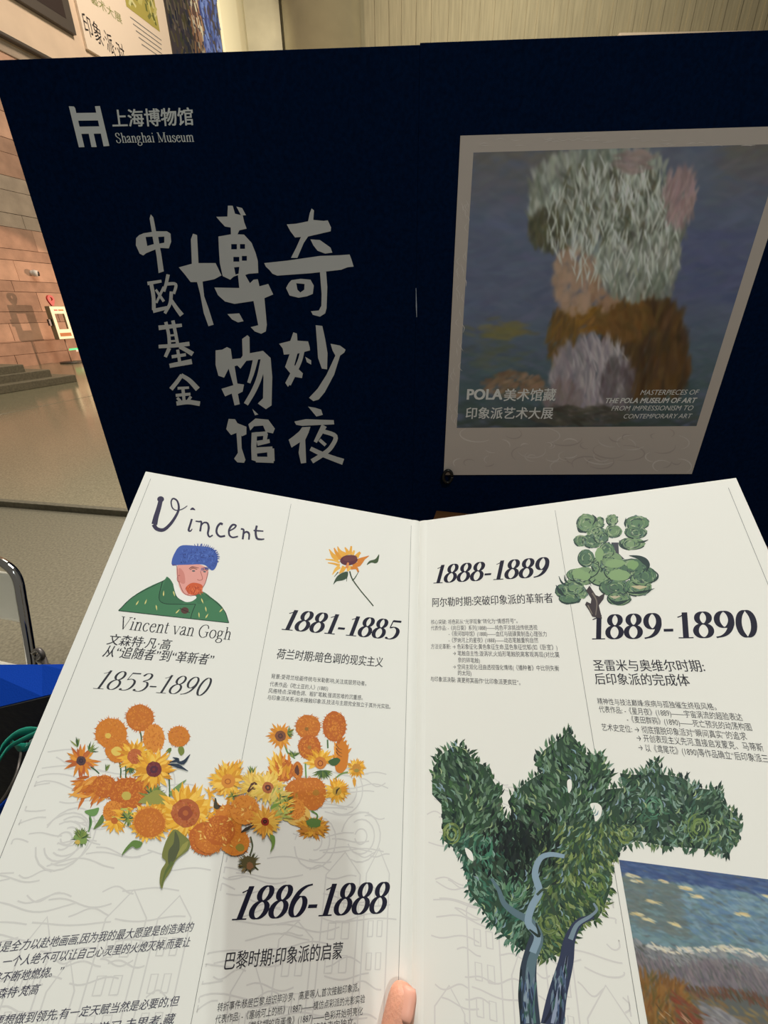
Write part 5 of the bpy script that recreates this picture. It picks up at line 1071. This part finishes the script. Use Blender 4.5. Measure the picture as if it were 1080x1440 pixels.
# ------------------------------------------------------------------ hand holding the brochure
nS = (nL+nR).normalized(); eR = nS.cross(DV).normalized()
if eR.dot(R) < 0: eR = -eR
HV = .0
def hp(x, v, n): return T+DV*(v+HV)+eR*(x-.0022)+nS*n
for q_ in range(60):
    d_ = hp(-.0008, -.3225, .0100)-CP; y_ = 720-f*d_.dot(U)/d_.dot(F)
    if y_ > 1381: HV += .0006
print('hand shift', HV, 540+f*d_.dot(R)/d_.dot(F))
kk = rR.dot(nS)/max(.1, rR.dot(eR))
def skin_mesh(name, verts, edges, radii, m, parent, sub=3):
    me = bpy.data.meshes.new(name); me.from_pydata([tuple(v) for v in verts], edges, []); o = bpy.data.objects.new(name, me); COL.objects.link(o)
    md = o.modifiers.new('skin', 'SKIN'); md.use_smooth_shade = True; md.branch_smoothing = .6
    for i, sv in enumerate(me.skin_vertices[0].data): sv.radius = radii[i] if isinstance(radii[i], tuple) else (radii[i], radii[i]); sv.use_root = (i == 0)
    sb = o.modifiers.new('sub', 'SUBSURF'); sb.levels = sub; sb.render_levels = sub
    dg = bpy.context.evaluated_depsgraph_get(); dg.update(); m2 = bpy.data.meshes.new_from_object(o.evaluated_get(dg)); bpy.data.objects.remove(o)
    m2.name = name; m2.materials.clear(); m2.materials.append(m); ob = bpy.data.objects.new(name, m2); COL.objects.link(ob)
    m2.polygons.foreach_set('use_smooth', [True]*len(m2.polygons))
    if parent: ob.parent = parent; ob.location = -Vector(parent.location)
    return ob
hd = empty('person', hp(-.01, -.62, -.06)); tag(hd, 'hand of the person holding the brochure, thumb tip on the spine fold', 'person')
V = []; E_ = []; RR = []
def av(p, r_, par=None):
    V.append(p); RR.append(r_)
    if par is not None: E_.append((par, len(V)-1))
    return len(V)-1
wr = av(hp(-.015, -.475, -.035), (.026, .019)); fa = av(hp(-.02, -.62, -.06), (.034, .030), wr)
pm_ = av(hp(-.008, -.435, -.033), (.030, .016), wr)
tb1 = av(hp(-.022, -.405, -.010), .0125, pm_)
tb2 = av(hp(-.014, -.372, .012), .0105, tb1); tb3 = av(hp(-.0065, -.345, .0130), .0092, tb2); tb4 = av(hp(-.0030, -.330, .0115), .0088, tb3); tb5 = av(hp(-.0008, -.3225, .0096), .0068, tb4)
for i, (x, l1) in enumerate(((-.030, .0), (-.010, .006), (.010, .004), (.028, -.006))):
    nn = abs(x)*kk
    k1 = av(hp(x*.9-.002, -.400, nn*.3-.030), .0100, pm_); k2 = av(hp(x, -.365+l1, nn-.020), .0088, k1); k3 = av(hp(x*1.02, -.338+l1, nn-.0125), .0080, k2); k4 = av(hp(x*1.04, -.320+l1, nn-.0100), .0070, k3)
skin_mesh('hand', V, E_, RR, M['skin'], hd)
# thumbnail: a curved plate on the front of the thumb tip
sgn_ = 1; vs = []; fs = []; nu, nv = 9, 8; axis = (hp(-.0008, -.3225, .0100)-hp(-.0050, -.338, .0130)).normalized(); c_ = hp(.0002, -.3305, .0114); sdn = axis.cross(nS).normalized(); upn = sdn.cross(axis).normalized()
if upn.dot(nS) < 0: upn = -upn
if sdn.dot(eR) < 0: sdn = -sdn
for i in range(nu+1):
    for k in range(nv+1):
        a_ = (k/nv-.5)*math.radians(84)-sgn_*math.radians(10); t_ = i/nu; wn = 1-.45*abs(2*t_-1)**3; rr2 = .0087-.0011*t_
        vs.append(c_+axis*(t_-.5)*.0135+sdn*math.sin(a_*wn)*rr2*(.92)+upn*(math.cos(a_*wn)*rr2-.0004-.0010*abs(2*t_-1)**4))
for i in range(nu):
    for k in range(nv): j_ = i*(nv+1)+k; fs.append((j_, j_+1, j_+nv+2, j_+nv+1))
o = pm('thumbnail', vs, fs, M['nail'], hd, True); s = o.modifiers.new('s', 'SOLIDIFY'); s.thickness = .0006; s.offset = 0

# ------------------------------------------------------------------ the phone taking the picture (its shadow falls on the left page)
ph = empty('smartphone', CP-F*.012); tag(ph, 'smartphone held above the brochure, seen by its soft shadow on the left page', 'phone')
o = box('phone_body', CP-F*.003-R*.017-U*.135, R*.077, U*.150, -F*.008, M['black'], ph); bevel(o, .0035, 3)
box('phone_screen', CP-F*.0112-R*.014-U*.131, R*.071, U*.142, -F*.0006, M['black_gloss'], ph)
S_ = on_wall(29, 455, .01); K_ = kp(kw*.5, (kz0+kz1)/2); print('lamp line', K_+(K_-S_).normalized()*13, K_)
